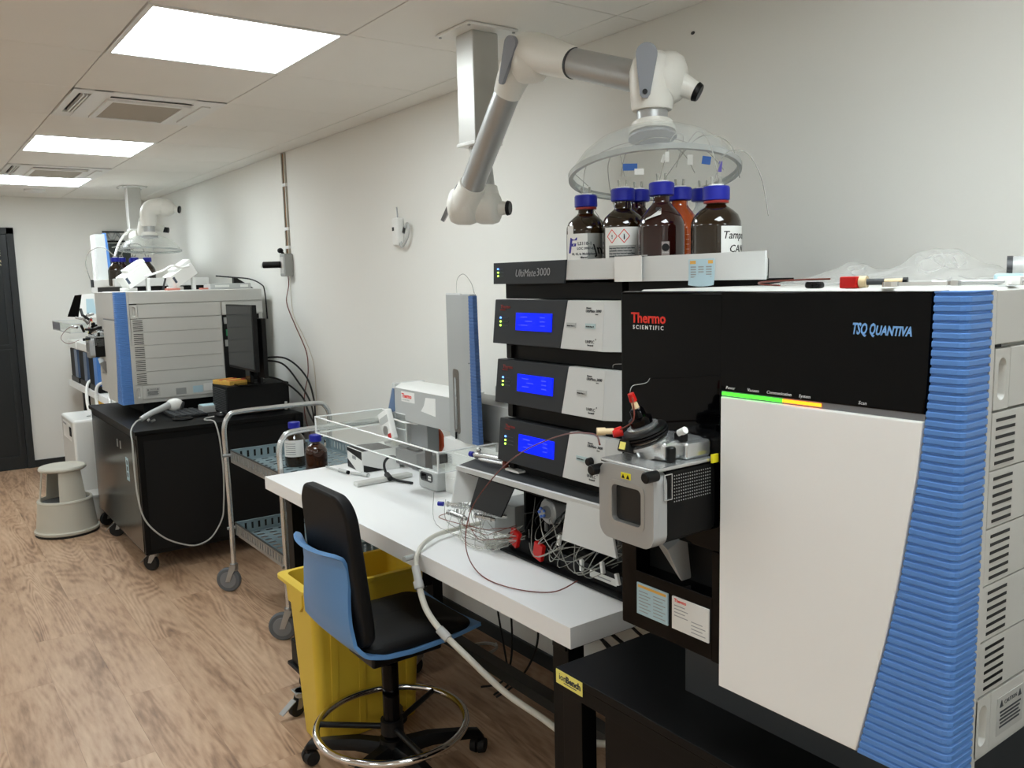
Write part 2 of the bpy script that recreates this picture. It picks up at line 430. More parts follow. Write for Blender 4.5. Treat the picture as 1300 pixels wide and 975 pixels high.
def struct(mb, name, m): o = mb.build(name, m); o['kind'] = 'structure'; return o
struct(MB().box(0, .1, YF-.1, YB+.1, -.12, H+.1), 'wall_right', M['wall'])
struct(MB().box(XL_-.1, XL_, YF-.1, YB+.1, -.12, H+.1), 'wall_left', M['wall'])
struct(MB().box(XL_, 0, YF-.1, YF, -.12, H+.1), 'wall_front', M['wall'])
XD0, XD1, ZD = -2.16, -1.108, 2.06
wb = MB(); wb.box(XD1-.01, 0, YB, YB+.1, -.12, H+.1); wb.box(XL_, XD0+.01, YB, YB+.1, -.12, H+.1); wb.box(XD0+.01, XD1-.01, YB, YB+.1, ZD-.01, H+.1)
struct(wb, 'wall_back', M['wall'])
for nm, b in (('baseboard_right', (-.013, 0, YF, YB, 0, .062)), ('baseboard_back', (XD1, -.013, YB-.013, YB, 0, .062)),
              ('baseboard_left', (XL_, XL_+.013, YF, YB, 0, .062)), ('baseboard_front', (XL_, 0, YF, YF+.013, 0, .062))):
    struct(MB().box(*b, bev=.002, seg=1), nm, M['charcoal'])
# door in the back wall
d = thing('door_1', None, None, ((XD0+XD1)/2, YB, 0)); d['kind'] = 'structure'
fr = MB(); fr.box(XD1-.055, XD1, YB-.025, YB+.08, 0, ZD, .003); fr.box(XD0, XD0+.055, YB-.025, YB+.08, 0, ZD, .003); fr.box(XD0, XD1, YB-.025, YB+.08, ZD-.055, ZD, .003)
fr.build('door_frame', M['charcoal'], d)
lf = MB(); xa, xb, yl = XD0+.058, XD1-.058, YB-.012
lf.box(xa, xb, yl, yl+.04, .004, ZD-.058); lf.build('door_leaf', M['door'], d)
st = MB()
for zz0, zz1 in ((1.08, 1.98), (.12, 1.02)):
    st.ring_prism([(xa+.03, zz0-.02), (xb-.03, zz0-.02), (xb-.03, zz1+.02), (xa+.03, zz1+.02)], [(xa+.05, zz0), (xb-.05, zz0), (xb-.05, zz1), (xa+.05, zz1)], 'y', yl-.01, yl)
st.build('door_moulding', M['charcoal'], d)
tx = MB(); tx.text('SE', (-1.205, yl-.0012, 1.845-.02), .07, right=(1, 0, 0), align='RIGHT', bold=.0012); tx.text('ES', (-1.195, yl-.0012, 1.765-.02), .07, right=(1, 0, 0), align='RIGHT', bold=.0012)
tx.build('door_lettering', mat('cream_print', (226, 214, 170), 0.5), d)
MB().cyl((xa+.09, yl-.05, 1.0), (xa+.09, yl, 1.0), .01).cyl((xa+.09, yl-.045, 1.0), (xa+.2, yl-.045, 1.0), .009).build('door_handle', M['steel'], d)

# ceiling light panels
lab = {(0, 0): 'large bright square ceiling light nearest the camera', (0, 4): 'second bright ceiling light, beyond the first air cassette', (0, 7): 'farthest bright ceiling light, at the left edge above the dark door',
       (0, -4): 'square ceiling light above the camera', (0, -8): 'square ceiling light behind the camera, near the front wall', (-4, 0): 'square ceiling light over the left side of the room, level with the stool',
       (-4, 4): 'square ceiling light over the left side of the room, level with the black cabinet', (-4, 8): 'square ceiling light over the left side of the room, by the back wall',
       (-4, -4): 'square ceiling light over the left side of the room, beside the camera', (-4, -8): 'square ceiling light over the left side of the room, behind the camera'}
for (i, j) in lights:
    x0 = GX+.6*i; y0 = GY+.6*j; x1, y1 = x0+.6, min(y0+.6, YB)
    t = thing('ceiling_light', lab[(i, j)], 'ceiling light', ((x0+x1)/2, (y0+y1)/2, H), 'square light panels in the ceiling grid')
    MB().ring_prism([(x0+.002, y0+.002), (x1-.002, y0+.002), (x1-.002, y1-.002), (x0+.002, y1-.002)], [(x0+.018, y0+.018), (x1-.018, y0+.018), (x1-.018, y1-.018), (x0+.018, y1-.018)], 'z', H-.003, H+.011).build('light_frame', M['white'], t)
    MB().box(x0+.0185, x1-.0185, y0+.0185, y1-.0185, H+.001, H+.010).build('diffuser', M['light'], t)
# air-conditioning cassettes
M['grille'] = mat('grille_beige', (176, 168, 154), 0.7, bump=0.6, bscale=900)
for n_, (i, j) in enumerate(cass):
    x0 = GX+.6*i; y0 = GY+.6*j; x1, y1 = x0+.6, y0+.6
    t = thing('air_cassette', ('white ceiling air conditioning cassette with beige grille behind the nearest light' if n_ == 0 else 'farther ceiling air conditioning cassette, just before the farthest light'), 'air conditioner', ((x0+x1)/2, (y0+y1)/2, H), 'air cassettes in the ceiling')
    fr = MB()
    fr.box(x0+.002, x0+.03, y0+.002, y1-.002, H-.006, H+.01, .002); fr.box(x1-.13, x1-.002, y0+.002, y1-.002, H-.006, H+.01, .002)
    fr.box(x0+.075, x0+.15, y0+.002, y1-.002, H-.006, H+.01, .002)
    fr.box(x0+.002, x1-.002, y0+.002, y0+.07, H-.005, H+.01, .002); fr.box(x0+.002, x1-.002, y1-.05, y1-.002, H-.005, H+.01, .002)
    fr.box(x0+.03, x0+.075, y1-.10, y1-.04, H-.005, H+.01); fr.box(x0+.15, x1-.12, y0+.10, y0+.13, H-.006, H+.01)
    fr.build('cassette_frame', M['white'], t)
    MB().box(x0+.03, x1-.1, y0+.06, y1-.06, H+.006, H+.0095).build('duct', M['black_matt'], t)
    MB().box(x0+.15, x1-.12, y0+.082, y0+.094, H-.0065, H-.005).build('air_slot', M['black_matt'], t)
    g = MB().box(x0+.155, x1-.135, y0+.13, y1-.055, H-.010, H+.004, .003).build('grille', M['grille'], t)
    rm = MB().ring_prism([(x0+.145, y0+.12), (x1-.125, y0+.12), (x1-.125, y1-.045), (x0+.145, y1-.045)], [(x0+.17, y0+.15), (x1-.15, y0+.15), (x1-.15, y1-.075), (x0+.17, y1-.075)], 'z', H-.014, H-.006); rm.build('grille_frame', M['white'], t)
    for k in range(2):
        MB().box(x0+.048+.014*k, x0+.054+.014*k, y0+.09, y1-.12, H-.008, H+.006).build('vane', M['white'], t)
    MB().box(x1-.085, x1-.045, y0+.09, y1-.1, H-.012, H-.006, .003).build('flap', M['white'], t)
t = tag(MB().lathe([(.075, 0), (.075, .012), (.05, .024), (.0, .026)], (-1.0, 7.66, H), (0, 0, -1), 24).build('smoke_detector', M['white']), 'small round white smoke detector on ceiling past the farthest light', 'smoke detector')
# ================================================================ big mass spectrometer (built at the near spot, moved by dx, dy for the far one)
SRC = ('source_door', 'source_body', 'perforated_plate', 'latch_frame', 'source_top', 'clamp_knob', 'warning_label', 'probe_flange', 'clamp_ring', 'probe_cap', 'fitting', 'lever_block', 'lever_tip', 'capillary')
def curve_y(z):
    T = [(0.84, .640), (0.859, .636), (.942, .618), (1.03, .599), (1.12, .583), (1.276, .562), (1.392, .553), (1.517, .551)]
    for (a, ya), (b, yb) in zip(T, T[1:]):
        if z <= b: return ya+(yb-ya)*(z-a)/(b-a)
    return T[-1][1]
def front_print(t):
    # lettering
    g = MB(); g.text('Thermo', (-.9006, 1.101, 1.458), .0255, bold=.0006); g.build('maker_name', M['red_print'], t)
    g = MB(); g.text('S C I E N T I F I C', (-.9006, 1.097, 1.4465), .0100, bold=.0002); g.build('maker_name', M['white_print'], t)
    g = MB(); g.text('TSQ', (-.9076, .663, 1.455), .0215, shear=.28, bold=.0006, width=.0215); g.text('Q', (-.9076, .6375, 1.455), .0215, shear=.28, bold=.0006, width=.0085); g.text('UANTIVA', (-.9076, .6285, 1.455), .0172, shear=.28, bold=.0006, width=.050)
    g.build('model_name', M['blue_print'], t)
    g = MB()
    for s_, y in (('Power', .880), ('Vacuum', .838), ('Communication', .802), ('System', .745), ('Scan', .650)):
        g.text(s_, (-.9076, y, 1.3585), .0068, shear=.2)
    g.build('indicator_names', M['white_print'], t)
    # two document cards under the recess
    for y1, y0, m_, nm in ((1.088, 1.010, M['paper_blue'], 'blue document card'), (1.000, .916, M['paper'], 'white document card')):
        c = MB().box(-.9035, -.9, y0, y1, .918, .978, .001).build('document_card', m_, t, label=nm)
        g = MB()
        for k in range(7):
            for q in range(2): 
                if m_ is M['paper'] and ((q == 0 and k > 3) or (q == 1 and k < 3)): continue
                ya = y1-.006-(y1-y0)*.47*q; g.box(-.9038, -.9034, ya-(y1-y0)*(.30+.08*((k*3+q) % 2)), ya, .962-.0062*k, .9636-.0062*k)
        g.build('card_print', M['grey_print'], c)
        g = MB()
        if m_ is M['paper']: g.text('Thermo', (-.9037, y1-.006, .9695), .0085, bold=.0002); g.build('card_print', M['red_print'], c)
        else: g.box(-.9038, -.9034, y0+.004, y1-.004, .970, .975); g.build('card_print', M['orange_print'], c)
def make_spectrometer(near, dx, dy, zb, label):
    t = thing('mass_spectrometer', label, 'lab instrument', (-.46, .82, zb), 'floor to shelf sized mass spectrometers')
    t['group'] = 'mass spectrometers'
    Z0, Z1 = .85, 1.515
    MB().box(-.862, -.03, .523, 1.128, .905, Z1, .010).box(-.862, -.03, .523, .893, Z0, .93, .004).build('housing', M['body'], t)
    MB().box(-.78, -.1, .56, 1.08, zb, Z0+.001).build('plinth', M['dark_grey'] if near else M['black_metal'], t)
    # black left front panel with the recess and its drain
    f = MB(); f.box(-.9, -.862, .8935, 1.131, 1.08, 1.513, .006); f.box(-.9, -.862, .8935, .912, .888, 1.08); f.box(-.9, -.862, 1.092, 1.131, .888, 1.08, .003)
    f.box(-.9, -.862, .908, 1.095, .888, 1.0, .003)
    s = f.build('source_panel', M['black_gloss'] if near else M['body'], t)
    MB().box(-.8635, -.8615, .91, 1.095, .998, 1.082).build('recess', M['black_matt'], t)
    MB().prism(rrect(.905, 1.096, .996, 1.20, .02), 'x', -.9015, -.9).prism(rrect(.915, 1.086, 1.006, 1.19, .016), 'x', -.9012, -.8998).build('recess_rim', M['black'], t) if False else None
    MB().hexa([(-.93, .985, 1.07), (-.895, .985, 1.005), (-.868, .985, 1.005), (-.88, .985, 1.09), (-.93, 1.035, 1.10), (-.895, 1.0, 1.02), (-.868, 1.0, 1.02), (-.88, 1.035, 1.10)], .003).build('drain_chute', M['silver'], t, label='sloping satin metal chute below the source')
    # upper black glass, white lower cover
    def cover(z0, z1, n, y1):
        zs = [z0+(z1-z0)*k/n for k in range(n+1)]
        return [(curve_y(z)+.002, z) for z in zs] + [(y1, z1), (y1, z0)]
    MB().prism(cover(1.354, 1.513, 6, .892), 'x', -.907, -.862, .003).build('upper_cover', M['black_gloss'] if near else M['body'], t)
    MB().prism(cover(.853, 1.345, 14, .892), 'x', -.907, -.862, .004).build('lower_cover', M['panel_white'] if near else M['body'], t)
    MB().prism(cover(1.345, 1.354, 1, .892), 'x', -.903, -.862).build('light_slot', M['lever'], t)
    for a, b, m_ in ((.890, .775, 'bar_green'), (.775, .742, 'bar_orange'), (.742, .71, 'bar_orange'))[:3 if near else 0]:
        MB().box(-.9045, -.9028, b, a, 1.3475, 1.3522).build('status_light', M[m_], t, label='green lit strip' if m_ == 'bar_green' else 'orange lit strip')
    # ribbed blue corner
    bm_ = MB(); p = .01135; n = int((1.513-.85)/p)+1; cols = []
    rows = []
    for k in range(n):
        z = .851+k*p
        rows += [(z, .003), (z+.0018, .0), (z+p*.68, .0), (z+p*.86, .003)]
    rows = [(min(z, 1.5125), g) for z, g in rows]
    def ribpts(z, g):
        yc = curve_y(z)
        return [(-.862, yc), (-.906+g, yc), (-.906+g, .5175+.001), (-.903+g, .5125+g*.3), (-.897, .5085+g), (-.8415, .5085+g), (-.8415, .524)]
    R = [[bm_.bm.verts.new((x, y, z)) for x, y in ribpts(z, g)] for z, g in rows]
    for A, B in zip(R, R[1:]):
        for i in range(len(A)-1): bm_.bm.faces.new((A[i], A[i+1], B[i+1], B[i]))
    bm_.bm.faces.new(R[-1]); bm_.bm.faces.new(list(reversed(R[0])))
    bmesh.ops.recalc_face_normals(bm_.bm, faces=bm_.bm.faces)
    bm_.build('ribbed_blue_corner', M['blue_rib'], t, sharp=25)
    # side: covers, handles, slots
    MB().box(-.8412, -.829, .5095, .524, .853, 1.513, .0015).build('corner_strip', M['body'], t)
    MB().box(-.8285, -.035, .5095, .5235, 1.442, 1.512, .002).build('side_cover', M['body'], t)
    def handle(x0, x1, z0, z1):
        h = MB(); cx = (x0+x1)/2; w = (x1-x0)*.27
        def loop(sx, sz): 
            o = []
            for k in range(24):
                a = 2*PI*k/24; o.append((cx+sx*math.cos(a), (z0+z1)/2+(sz if math.sin(a) >= 0 else -sz)+sx*math.sin(a)))
            return o
        hz_ = (z1-z0)/2-.012-w
        out = []
        for k in range(24):
            a = 2*PI*k/24; c_, s_ = math.cos(a), math.sin(a); m_ = max(abs(c_), abs(s_)); out.append((cx+(x1-x0)/2*c_/m_, (z0+z1)/2+(z1-z0)/2*s_/m_))
        L1 = loop(w, hz_); L2 = loop(w*.55, hz_)
        V = [[h.bm.verts.new((x, y, z)) for x, z in L] for L, y in ((out, .5095), (L1, .5095), (L2, .5195))]
        W = [h.bm.verts.new((x, .5235, z)) for x, z in out]
        for A, B in ((V[0], V[1]), (V[1], V[2]), (W, V[0])):
            for k in range(24): h.bm.faces.new((A[k], A[(k+1) % 24], B[(k+1) % 24], B[k]))
        h.bm.faces.new(V[2]); bmesh.ops.recalc_face_normals(h.bm, faces=h.bm.faces)
        h.build('recessed_handle', M['body'], t)
    MB().box(-.8275, -.785, .5215, .5225, 1.352, 1.441).build('handle_gap', M['black'], t)
    handle(-.8265, -.7855, 1.356, 1.436)
    MB().box(-.7838, -.30, .5095, .5235, 1.356, 1.437, .0015).build('side_cover', M['body'], t)
    zt = 1.3525
    for k in range(5):
        z1, z0 = zt-.0785*k, zt-.0785*(k+1)+.0015
        MB().box(-.8265-.0015*k, -.30, .5095, .5235, z0, z1, .0012).build('slotted_cover', M['body'], t)
        sl = MB()
        for q in range(6): 
            zz = z1-.0105-.0115*q; sl.box(-.816, -.762, .5088, .5105, zz-.0021, zz+.0021)
        sl.build('slots', M['black'], t)
    z1 = zt-.0785*5
    handle(-.834, -.792, z1-.085, z1-.002)
    MB().box(-.7905, -.30, .5095, .5235, z1-.085, z1-.002, .0015).build('side_cover', M['body'], t)
    lb = MB().box(-.772, -.692, .5088, .5096, .886, .942).build('side_label', mat('side_label_grey', (186, 186, 182), .5), t)
    g = MB(); g.prism([(-.765, .927), (-.755, .927), (-.76, .937)], 'y', .5082, .5088).prism([(-.709, .927), (-.699, .927), (-.704, .937)], 'y', .5082, .5088)
    g.text('CAUTION', (-.732, .5086, .9285), .0085, right=(1, 0, 0), align='CENTER', ext=.0002)
    for k in range(5): g.box(-.764+.002*(k % 2), -.70-.003*(k % 3), .5083, .5088, .918-.0055*k, .9205-.0055*k)
    g.build('label_print', M['dark_print'], lb)
    if not near:
        g = MB(); g.box(-.60, -.54, .5086, .5095, .886, .925)
        g.build('side_label', mat('side_label_grey2', (150, 152, 150), .5), t)
        MB().box(-.50, -.44, .5086, .5095, .888, .93).build('side_label', M['paper_blue'], t)
        MB().box(-.435, -.37, .5086, .5095, .895, .94).build('side_label', M['paper'], t)
    # connection bay at the rear of the side
    rb = MB(); rb.box(-.292, -.035, .5095, .5235, 1.36, 1.437, .0015); rb.build('side_cover', M['body'], t)
    MB().box(-.292, -.06, .5145, .5235, .89, 1.355).build('connection_bay', M['black_matt'], t)
    c = MB(); c.box(-.285, -.22, .508, .5145, 1.30, 1.34); c.box(-.285, -.2, .508, .5145, 1.16, 1.20); c.build('connector', M['alu'], t)
    MB().box(-.275, -.22, .505, .5145, 1.225, 1.265).build('connector', M['green'], t, label='green connector block')
    if near: front_print(t)
    # ion source housing on the front
    src = MB(); X0 = -1.045
    o_ = rrect(.905, 1.030, 1.112, 1.238, .022, 6); i_ = rrect(.925, 1.006, 1.137, 1.212, .012, 6)
    src.ring_prism(o_, i_, 'x', X0, X0+.03)
    h = src.build('source_door', M['silver'], t)
    bz = MB().ring_prism(rrect(.9245, 1.0065, 1.1365, 1.2125, .0125, 6), rrect(.932, .999, 1.144, 1.205, .009, 6), 'x', X0-.001, X0+.012); bz.build('window_rim', M['alu'], h)
    MB().prism(rrect(.931, 1.0, 1.143, 1.206, .009, 6), 'x', X0+.010, X0+.014).build('window_glass', M['glass_dark'], h)
    MB().box(X0-.0012, X0, .955, .9765, 1.2175, 1.2275).build('warning_label', M['yellow_label'], h)
    g = MB()
    for yy in (.9605, .9712): g.prism([(yy-.0036, 1.2188), (yy+.0036, 1.2188), (yy, 1.2255)], 'x', X0-.0016, X0-.001)
    g.build('warning_print', M['black'], h)
    MB().prism(rrect(.907, 1.028, 1.114, 1.236, .02, 6), 'x', X0+.03, -.9, .002).build('source_body', M['black_matt'], t)
    pl_ = MB(); pl_.box(X0+.03, -.905, .9045, .9068, 1.125, 1.234, .001); pp = pl_.build('perforated_plate', M['black_metal'], t)
    g = MB()
    for a in range(17):
        for b in range(9): g.box(-1.000+.0052*a, -.9982+.0052*a, .9038, .9046, 1.184+.0052*b, 1.1858+.0052*b)
    o = g.build('perforations', M['alu'], pp); o['kind'] = 'stuff'
    MB().ring_prism([(-1.024, 1.190), (-1.006, 1.190), (-1.006, 1.232), (-1.024, 1.232)], [(-1.0225, 1.1915), (-1.0075, 1.1915), (-1.0075, 1.2305), (-1.0225, 1.2305)], 'y', .902, .9045).build('latch_frame', M['steel'], t)
    tp = MB(); tp.box(X0+.002, -.9, .905, 1.03, 1.236, 1.243, .003); tp.box(-.995, -.9, .93, 1.01, 1.243, 1.275, .008, 3); tp.box(-.96, -.9, .915, .95, 1.243, 1.272, .006, 3); tp.build('source_top', M['steel'], t)
    for (kx, ky, kz) in ((X0-.012, .905, 1.233), (X0-.006, 1.036, 1.222)):
        MB().cyl((kx+.02, ky, kz), (kx-.008, ky, kz), .009, seg=16, bev=.002).build('clamp_knob', M['black'], t)
    MB().cyl((-.985, .925, 1.243), (-.985, .925, 1.268), .008, seg=16, bev=.002).build('clamp_knob', M['black'], t)
    MB().box(-.9165, -.9152, .8985, .9145, 1.232, 1.2465).build('warning_label', M['yellow_label'], t) if False else None
    MB().box(-.915, -.90, .900, .9035, 1.235, 1.249).build('warning_label', M['yellow_label'], t)
    # tilted probe flange
    c0 = Vector((-.985, .975, 1.268)); ax = Vector((-.30, .16, .94)).normalized()
    fl_ = MB().lathe([(.0, -.022), (.024, -.022), (.026, -.004), (.036, -.002), (.037, .004), (.030, .008), (.030, .012), (.0, .012)], c0, ax, 28).build('probe_flange', M['steel'], t)
    MB().lathe([(.034, .010), (.0385, .011), (.0385, .014), (.034, .015), (.0385, .016), (.0385, .019), (.034, .020), (.0385, .021), (.037, .025), (.028, .027), (.0, .027)], c0, ax, 28).build('clamp_ring', M['black'], t)
    MB().lathe([(.026, .027), (.0265, .031), (.018, .033), (.0, .033)], c0, ax, 28).build('clamp_ring', M['steel'], t, label='bright steel ring')
    MB().lathe([(.019, .033), (.020, .043), (.013, .047), (.012, .058), (.009, .062), (.0, .062)], c0, ax, 24).build('probe_cap', M['black_gloss'], t)
    MB().cyl(c0+ax*.062, c0+ax*.074, .006, .005).build('fitting', M['cream'], t)
    MB().cyl(c0+ax*.074, c0+ax*.088, .0065, .0055, seg=12).build('fitting', M['red'], t, label='red fitting on top of the probe')
    side = Vector((-.8, .55, 0)).normalized()
    q = c0+ax*.022+side*.036
    MB().cyl(q, q+side*.016+Vector((0, 0, -.004)), .0085, .0075, seg=12).build('fitting', M['red'], t, label='red side fitting')
    MB().cyl(q+side*.014, q+side*.030, .005).cyl(q+side*.028, q+side*.042, .0065, seg=12).build('fitting', M['cream'], t)
    q2 = c0+Vector((-.03, .012, -.008))
    b = MB().box(q2.x-.018, q2.x+.006, q2.y-.012, q2.y+.012, q2.z-.008, q2.z+.012, .003).rot(.3, 'Y', q2).build('lever_block', M['black'], t)
    MB().box(q2.x-.0195, q2.x-.018, q2.y-.006, q2.y+.006, q2.z-.004, q2.z+.008).rot(.3, 'Y', q2).build('warning_label', M['pale_yellow'], b)
    MB().box(-.958, -.944, .925, .945, 1.268, 1.286, .003).build('lever_block', M['black'], t)
    MB().cyl((-.955, .935, 1.285), (-.955, .922, 1.292), .006).build('lever_tip', M['white'], t)
    MB().tube([c0+ax*.082, c0+ax*.075+Vector((-.012, -.012, .0)), c0+ax*.045+Vector((-.028, -.014, 0)), q+side*.008], .0012, 6).build('capillary', M['peek'], t)
    if not near:
        for o in t.children:
            if o.name.split('.')[0] in SRC: o.location.x += .055
    t.location = t.location + Vector((dx, dy, 0))
    return t
ms1 = make_spectrometer(True, 0, 0, .73, 'large near mass spectrometer on black bench with wide ribbed blue corner and black upper front')
ms2 = make_spectrometer(False, -.035, 4.808, .785, 'farther mass spectrometer standing on the black wheeled cabinet')
# ================================================================ extraction arms with clear domes
def lever(p0, p1, nrm, w0, w1, m_, t, knob=False):
    """flat keyhole lever from p0 (round head) to p1 (narrow end) lying on a surface with normal nrm"""
    p0, p1, n = Vector(p0), Vector(p1), Vector(nrm).normalized(); d = (p1-p0).normalized(); s = n.cross(d).normalized()
    n = d.cross(s).normalized() if d.cross(s).dot(n) > 0 else -d.cross(s).normalized()
    out = []
    for k in range(13):
        a = math.radians(-100+200*k/12); out.append(p0 - d*math.cos(a)*w0 + s*math.sin(a)*w0)
    L = (p1-p0).length
    out += [p1 + s*w1, p1 + d*w1*.7 + s*w1*.5, p1 + d*w1*.7 - s*w1*.5, p1 - s*w1]
    mb = MB(); A = [mb.bm.verts.new(q) for q in out]; B = [mb.bm.verts.new(q+n*.012) for q in out]
    fs = [mb.bm.faces.new(A), mb.bm.faces.new(list(reversed(B)))]
    for i in range(len(out)): fs.append(mb.bm.faces.new((A[i], B[i], B[(i+1) % len(out)], A[(i+1) % len(out)])))
    bmesh.ops.recalc_face_normals(mb.bm, faces=fs)
    mb.build('joint_lever', m_, t)
    if knob: MB().cyl(p1-d*.005+n*.010, p1-d*.005+n*.016, .006).build('lever_screw', M['black'], t)

def post(t, x, y, ztop, zbot, s=.05):
    pm = MB().box(x-s, x+s, y-s, y+s, zbot, ztop-.008, .008).build('post', M['post'], t)
    MB().box(x-s+.003, x-s+.018, y-s-.0006, y-s+.002, zbot+.005, ztop-.01).build('post_edge', M['white'], pm) if False else None
    MB().box(x-s-.045, x+s+.045, y-s-.045, y+s+.045, ztop-.010, ztop-.001, .003).build('ceiling_plate', M['white'], t)
    g = MB()
    for a in (-1, 1):
        for b in (-1, 1): g.cyl((x+a*(s+.034), y+b*(s+.034), ztop-.013), (x+a*(s+.034), y+b*(s+.034), ztop-.009), .005, seg=10)
    g.build('plate_screws', M['zinc'], t)
    MB().box(x-s-.004, x+s+.004, y-s-.004, y+s+.004, zbot-.006, zbot+.006, .003).build('post_end', M['white'], t)
def dome(t, c, r, tilt=-.19):
    x, y, z = c   # z of the rim
    pr_ = [(r, .0), (r+.004, .003), (r+.001, .012), (r*.96, .028), (r*.86, .055), (r*.70, .082), (r*.50, .101), (.058, .112), (.046, .114)]
    inn = [(a-.003, b-.003 if b > .01 else b) for a, b in reversed(pr_)]
    pv = (x, y, z+.115); rr = lambda mb: mb.xf(Matrix.Translation(pv) @ Matrix.Rotation(tilt, 4, Vector((.81, -.586, 0))) @ Matrix.Translation(-Vector(pv)))
    rr(MB().lathe(pr_+inn, (x, y, z), (0, 0, 1), 64, cap=False)).build('clear_dome', M['dome'], t, sharp=60)
    rr(MB().lathe([(r-.005, 0), (r+.005, 0), (r+.006, .012), (r-.004, .015)], (x, y, z), (0, 0, 1), 64, cap=False)).build('dome_rim', M['dome_edge'], t)
    rr(MB().lathe([(.028, .090), (.058, .096), (.058, .101), (.045, .108), (.028, .108)], (x, y, z), (0, 0, 1), 32)).build('intake_ring', M['lever'], t)
    rr(MB().lathe([(.056, .108), (.056, .120), (.049, .124), (.049, .133), (.040, .135)], (x, y, z), (0, 0, 1), 32)).build('dome_collar', M['arm_white'], t)

t = thing('extraction_arm', 'near jointed white and aluminium fume extraction arm hanging from ceiling over the bottles', 'extraction arm', (-.395, 2.316, 2.32), 'fume extraction arms')
post(t, -.395, 2.316, 2.32, 1.97)
MB().cyl((-.395, 2.316, 1.975), (-.395, 2.316, 1.955), .035).cyl((-.395, 2.316, 1.96), (-.39, 2.30, 1.82), .034).build('arm_tube', M['alu'], t)
# lower elbow: two side-by-side housings on one joint axis
axA = Vector((.58, -.80, -.05)).normalized()            # joint axis
A1 = Vector((-.392, 2.285, 1.768)); A2 = A1 - axA*.085
def housing(cen, axis, r, h, to, rt, m_=M['arm_white'], nm='joint_housing'):
    """drum of radius r, half length h round axis, blending into a sleeve that ends at point 'to' with radius rt"""
    mb = MB(); axis = Vector(axis).normalized(); cen = Vector(cen); to = Vector(to)
    mb.lathe([(0, -h), (r*.62, -h), (r*.9, -h*.82), (r, -h*.45), (r, h*.45), (r*.9, h*.82), (r*.62, h), (0, h)], cen, axis, 32)
    d = (to-cen); L = d.length; d.normalize()
    mb.lathe([(r*.97, 0), (r*.95, L*.25), (rt*1.16, L*.62), (rt*1.09, L*.9), (rt*1.09, L-.002), (rt*1.02, L)], cen, d, 32)
    return mb.build(nm, m_, t, sharp=50)
housing(A1, axA, .052, .042, (-.39, 2.297, 1.835), .036)
T1a = Vector((-.46, 2.266, 1.838)); T1b = Vector((-.49, 2.027, 2.069))
housing(T1a-(T1b-T1a).normalized()*.09, axA, .060, .045, T1a, .039)
JA = T1a-(T1b-T1a).normalized()*.09
MB().cyl(A1+axA*.040, A1+axA*.066, .024, .020).build('joint_boss', M['arm_white'], t)
MB().cyl(A1+axA*.066, A1+axA*.078, .024, .022, bev=.002).build('joint_knob', M['black'], t)
lever(JA-axA*.044+Vector((-.0, .03, -.03)), JA-axA*.040+(T1b-T1a).normalized()*.075, -axA, .022, .010, M['lever'], t)
MB().cyl(T1a-(T1b-T1a)*.05, T1b, .038, seg=28).build('arm_tube', M['alu'], t)
# upper elbow
B = Vector((-.49, 1.881, 2.135)); T2a = Vector((-.485, 1.737, 2.091)); T2b = Vector((-.45, 1.558, 2.027))
mb = MB(); mb.tube([T1b, T1b+(T1b-T1a)*.16, (T1b+(T1b-T1a)*.36)+Vector((0, -.01, .0)), B+Vector((0, .0, .012)), B*.45+T2a*.55+Vector((0, 0, .005)), T2a], lambda u: .0405+.012*math.sin(PI*min(1, max(0, u)))**1.3, 24, 8)
mb.build('elbow_housing', M['arm_white'], t, sharp=60)
MB().lathe([(0, -.045), (.036, -.045), (.050, -.034), (.055, -.02), (.055, .02), (.050, .034), (.036, .045), (0, .045)], B+Vector((0, .035, -.005)), axA, 32).build('joint_housing', M['arm_white'], t, sharp=50)
BC = B+Vector((0, .035, -.005))
lever((-.548, 1.918, 2.172), (-.546, 1.968, 2.082), (-.93, -.30, .1), .021, .008, M['lever'], t)
MB().cyl(T2a-(T2b-T2a)*.05, T2b+(T2b-T2a)*.1, .0375, seg=28).build('arm_tube', M['alu'], t)
MB().cyl(T2a-(T2b-T2a)*.03, T2a+(T2b-T2a)*.005, .0395, seg=28).build('tube_seal', M['dark_grey'], t)
# wrist and neck
Wc = Vector((-.45, 1.491, 2.012))
mb = MB(); mb.lathe([(0, .062), (.028, .056), (.046, .040), (.054, .014), (.054, -.02), (.050, -.07), (.047, -.078), (.042, -.078)], Wc, (0, 0, 1), 36)
mb.build('wrist_housing', M['arm_white'], t, sharp=50)
W2 = Vector((-.415, 1.475, 2.010))
MB().lathe([(0, -.05), (.045, -.05), (.058, -.03), (.062, 0), (.060, .018), (.050, .034), (.028, .045), (0, .045)], W2, Vector((.45, -.85, -.1)), 36).build('joint_housing', M['arm_white'], t, sharp=50)
kd = Vector((.50, -.72, -.48)).normalized()
MB().cyl(W2+kd*.03, W2+kd*.075, .030, .022).build('joint_boss', M['arm_white'], t)
MB().cyl(W2+kd*.075, W2+kd*.088, .0235, .021, bev=.002).build('joint_knob', M['black'], t)
lever((-.497, 1.462, 2.052), (-.497, 1.468, 1.962), (-.72, -.69, .0), .025, .012, M['lever'], t, True)
MB().cyl((-.45, 1.491, 1.94), (-.45, 1.491, 1.895), .037, seg=32).build('neck_tube', M['alu'], t)
dome(t, (-.45, 1.491, 1.772), .20)

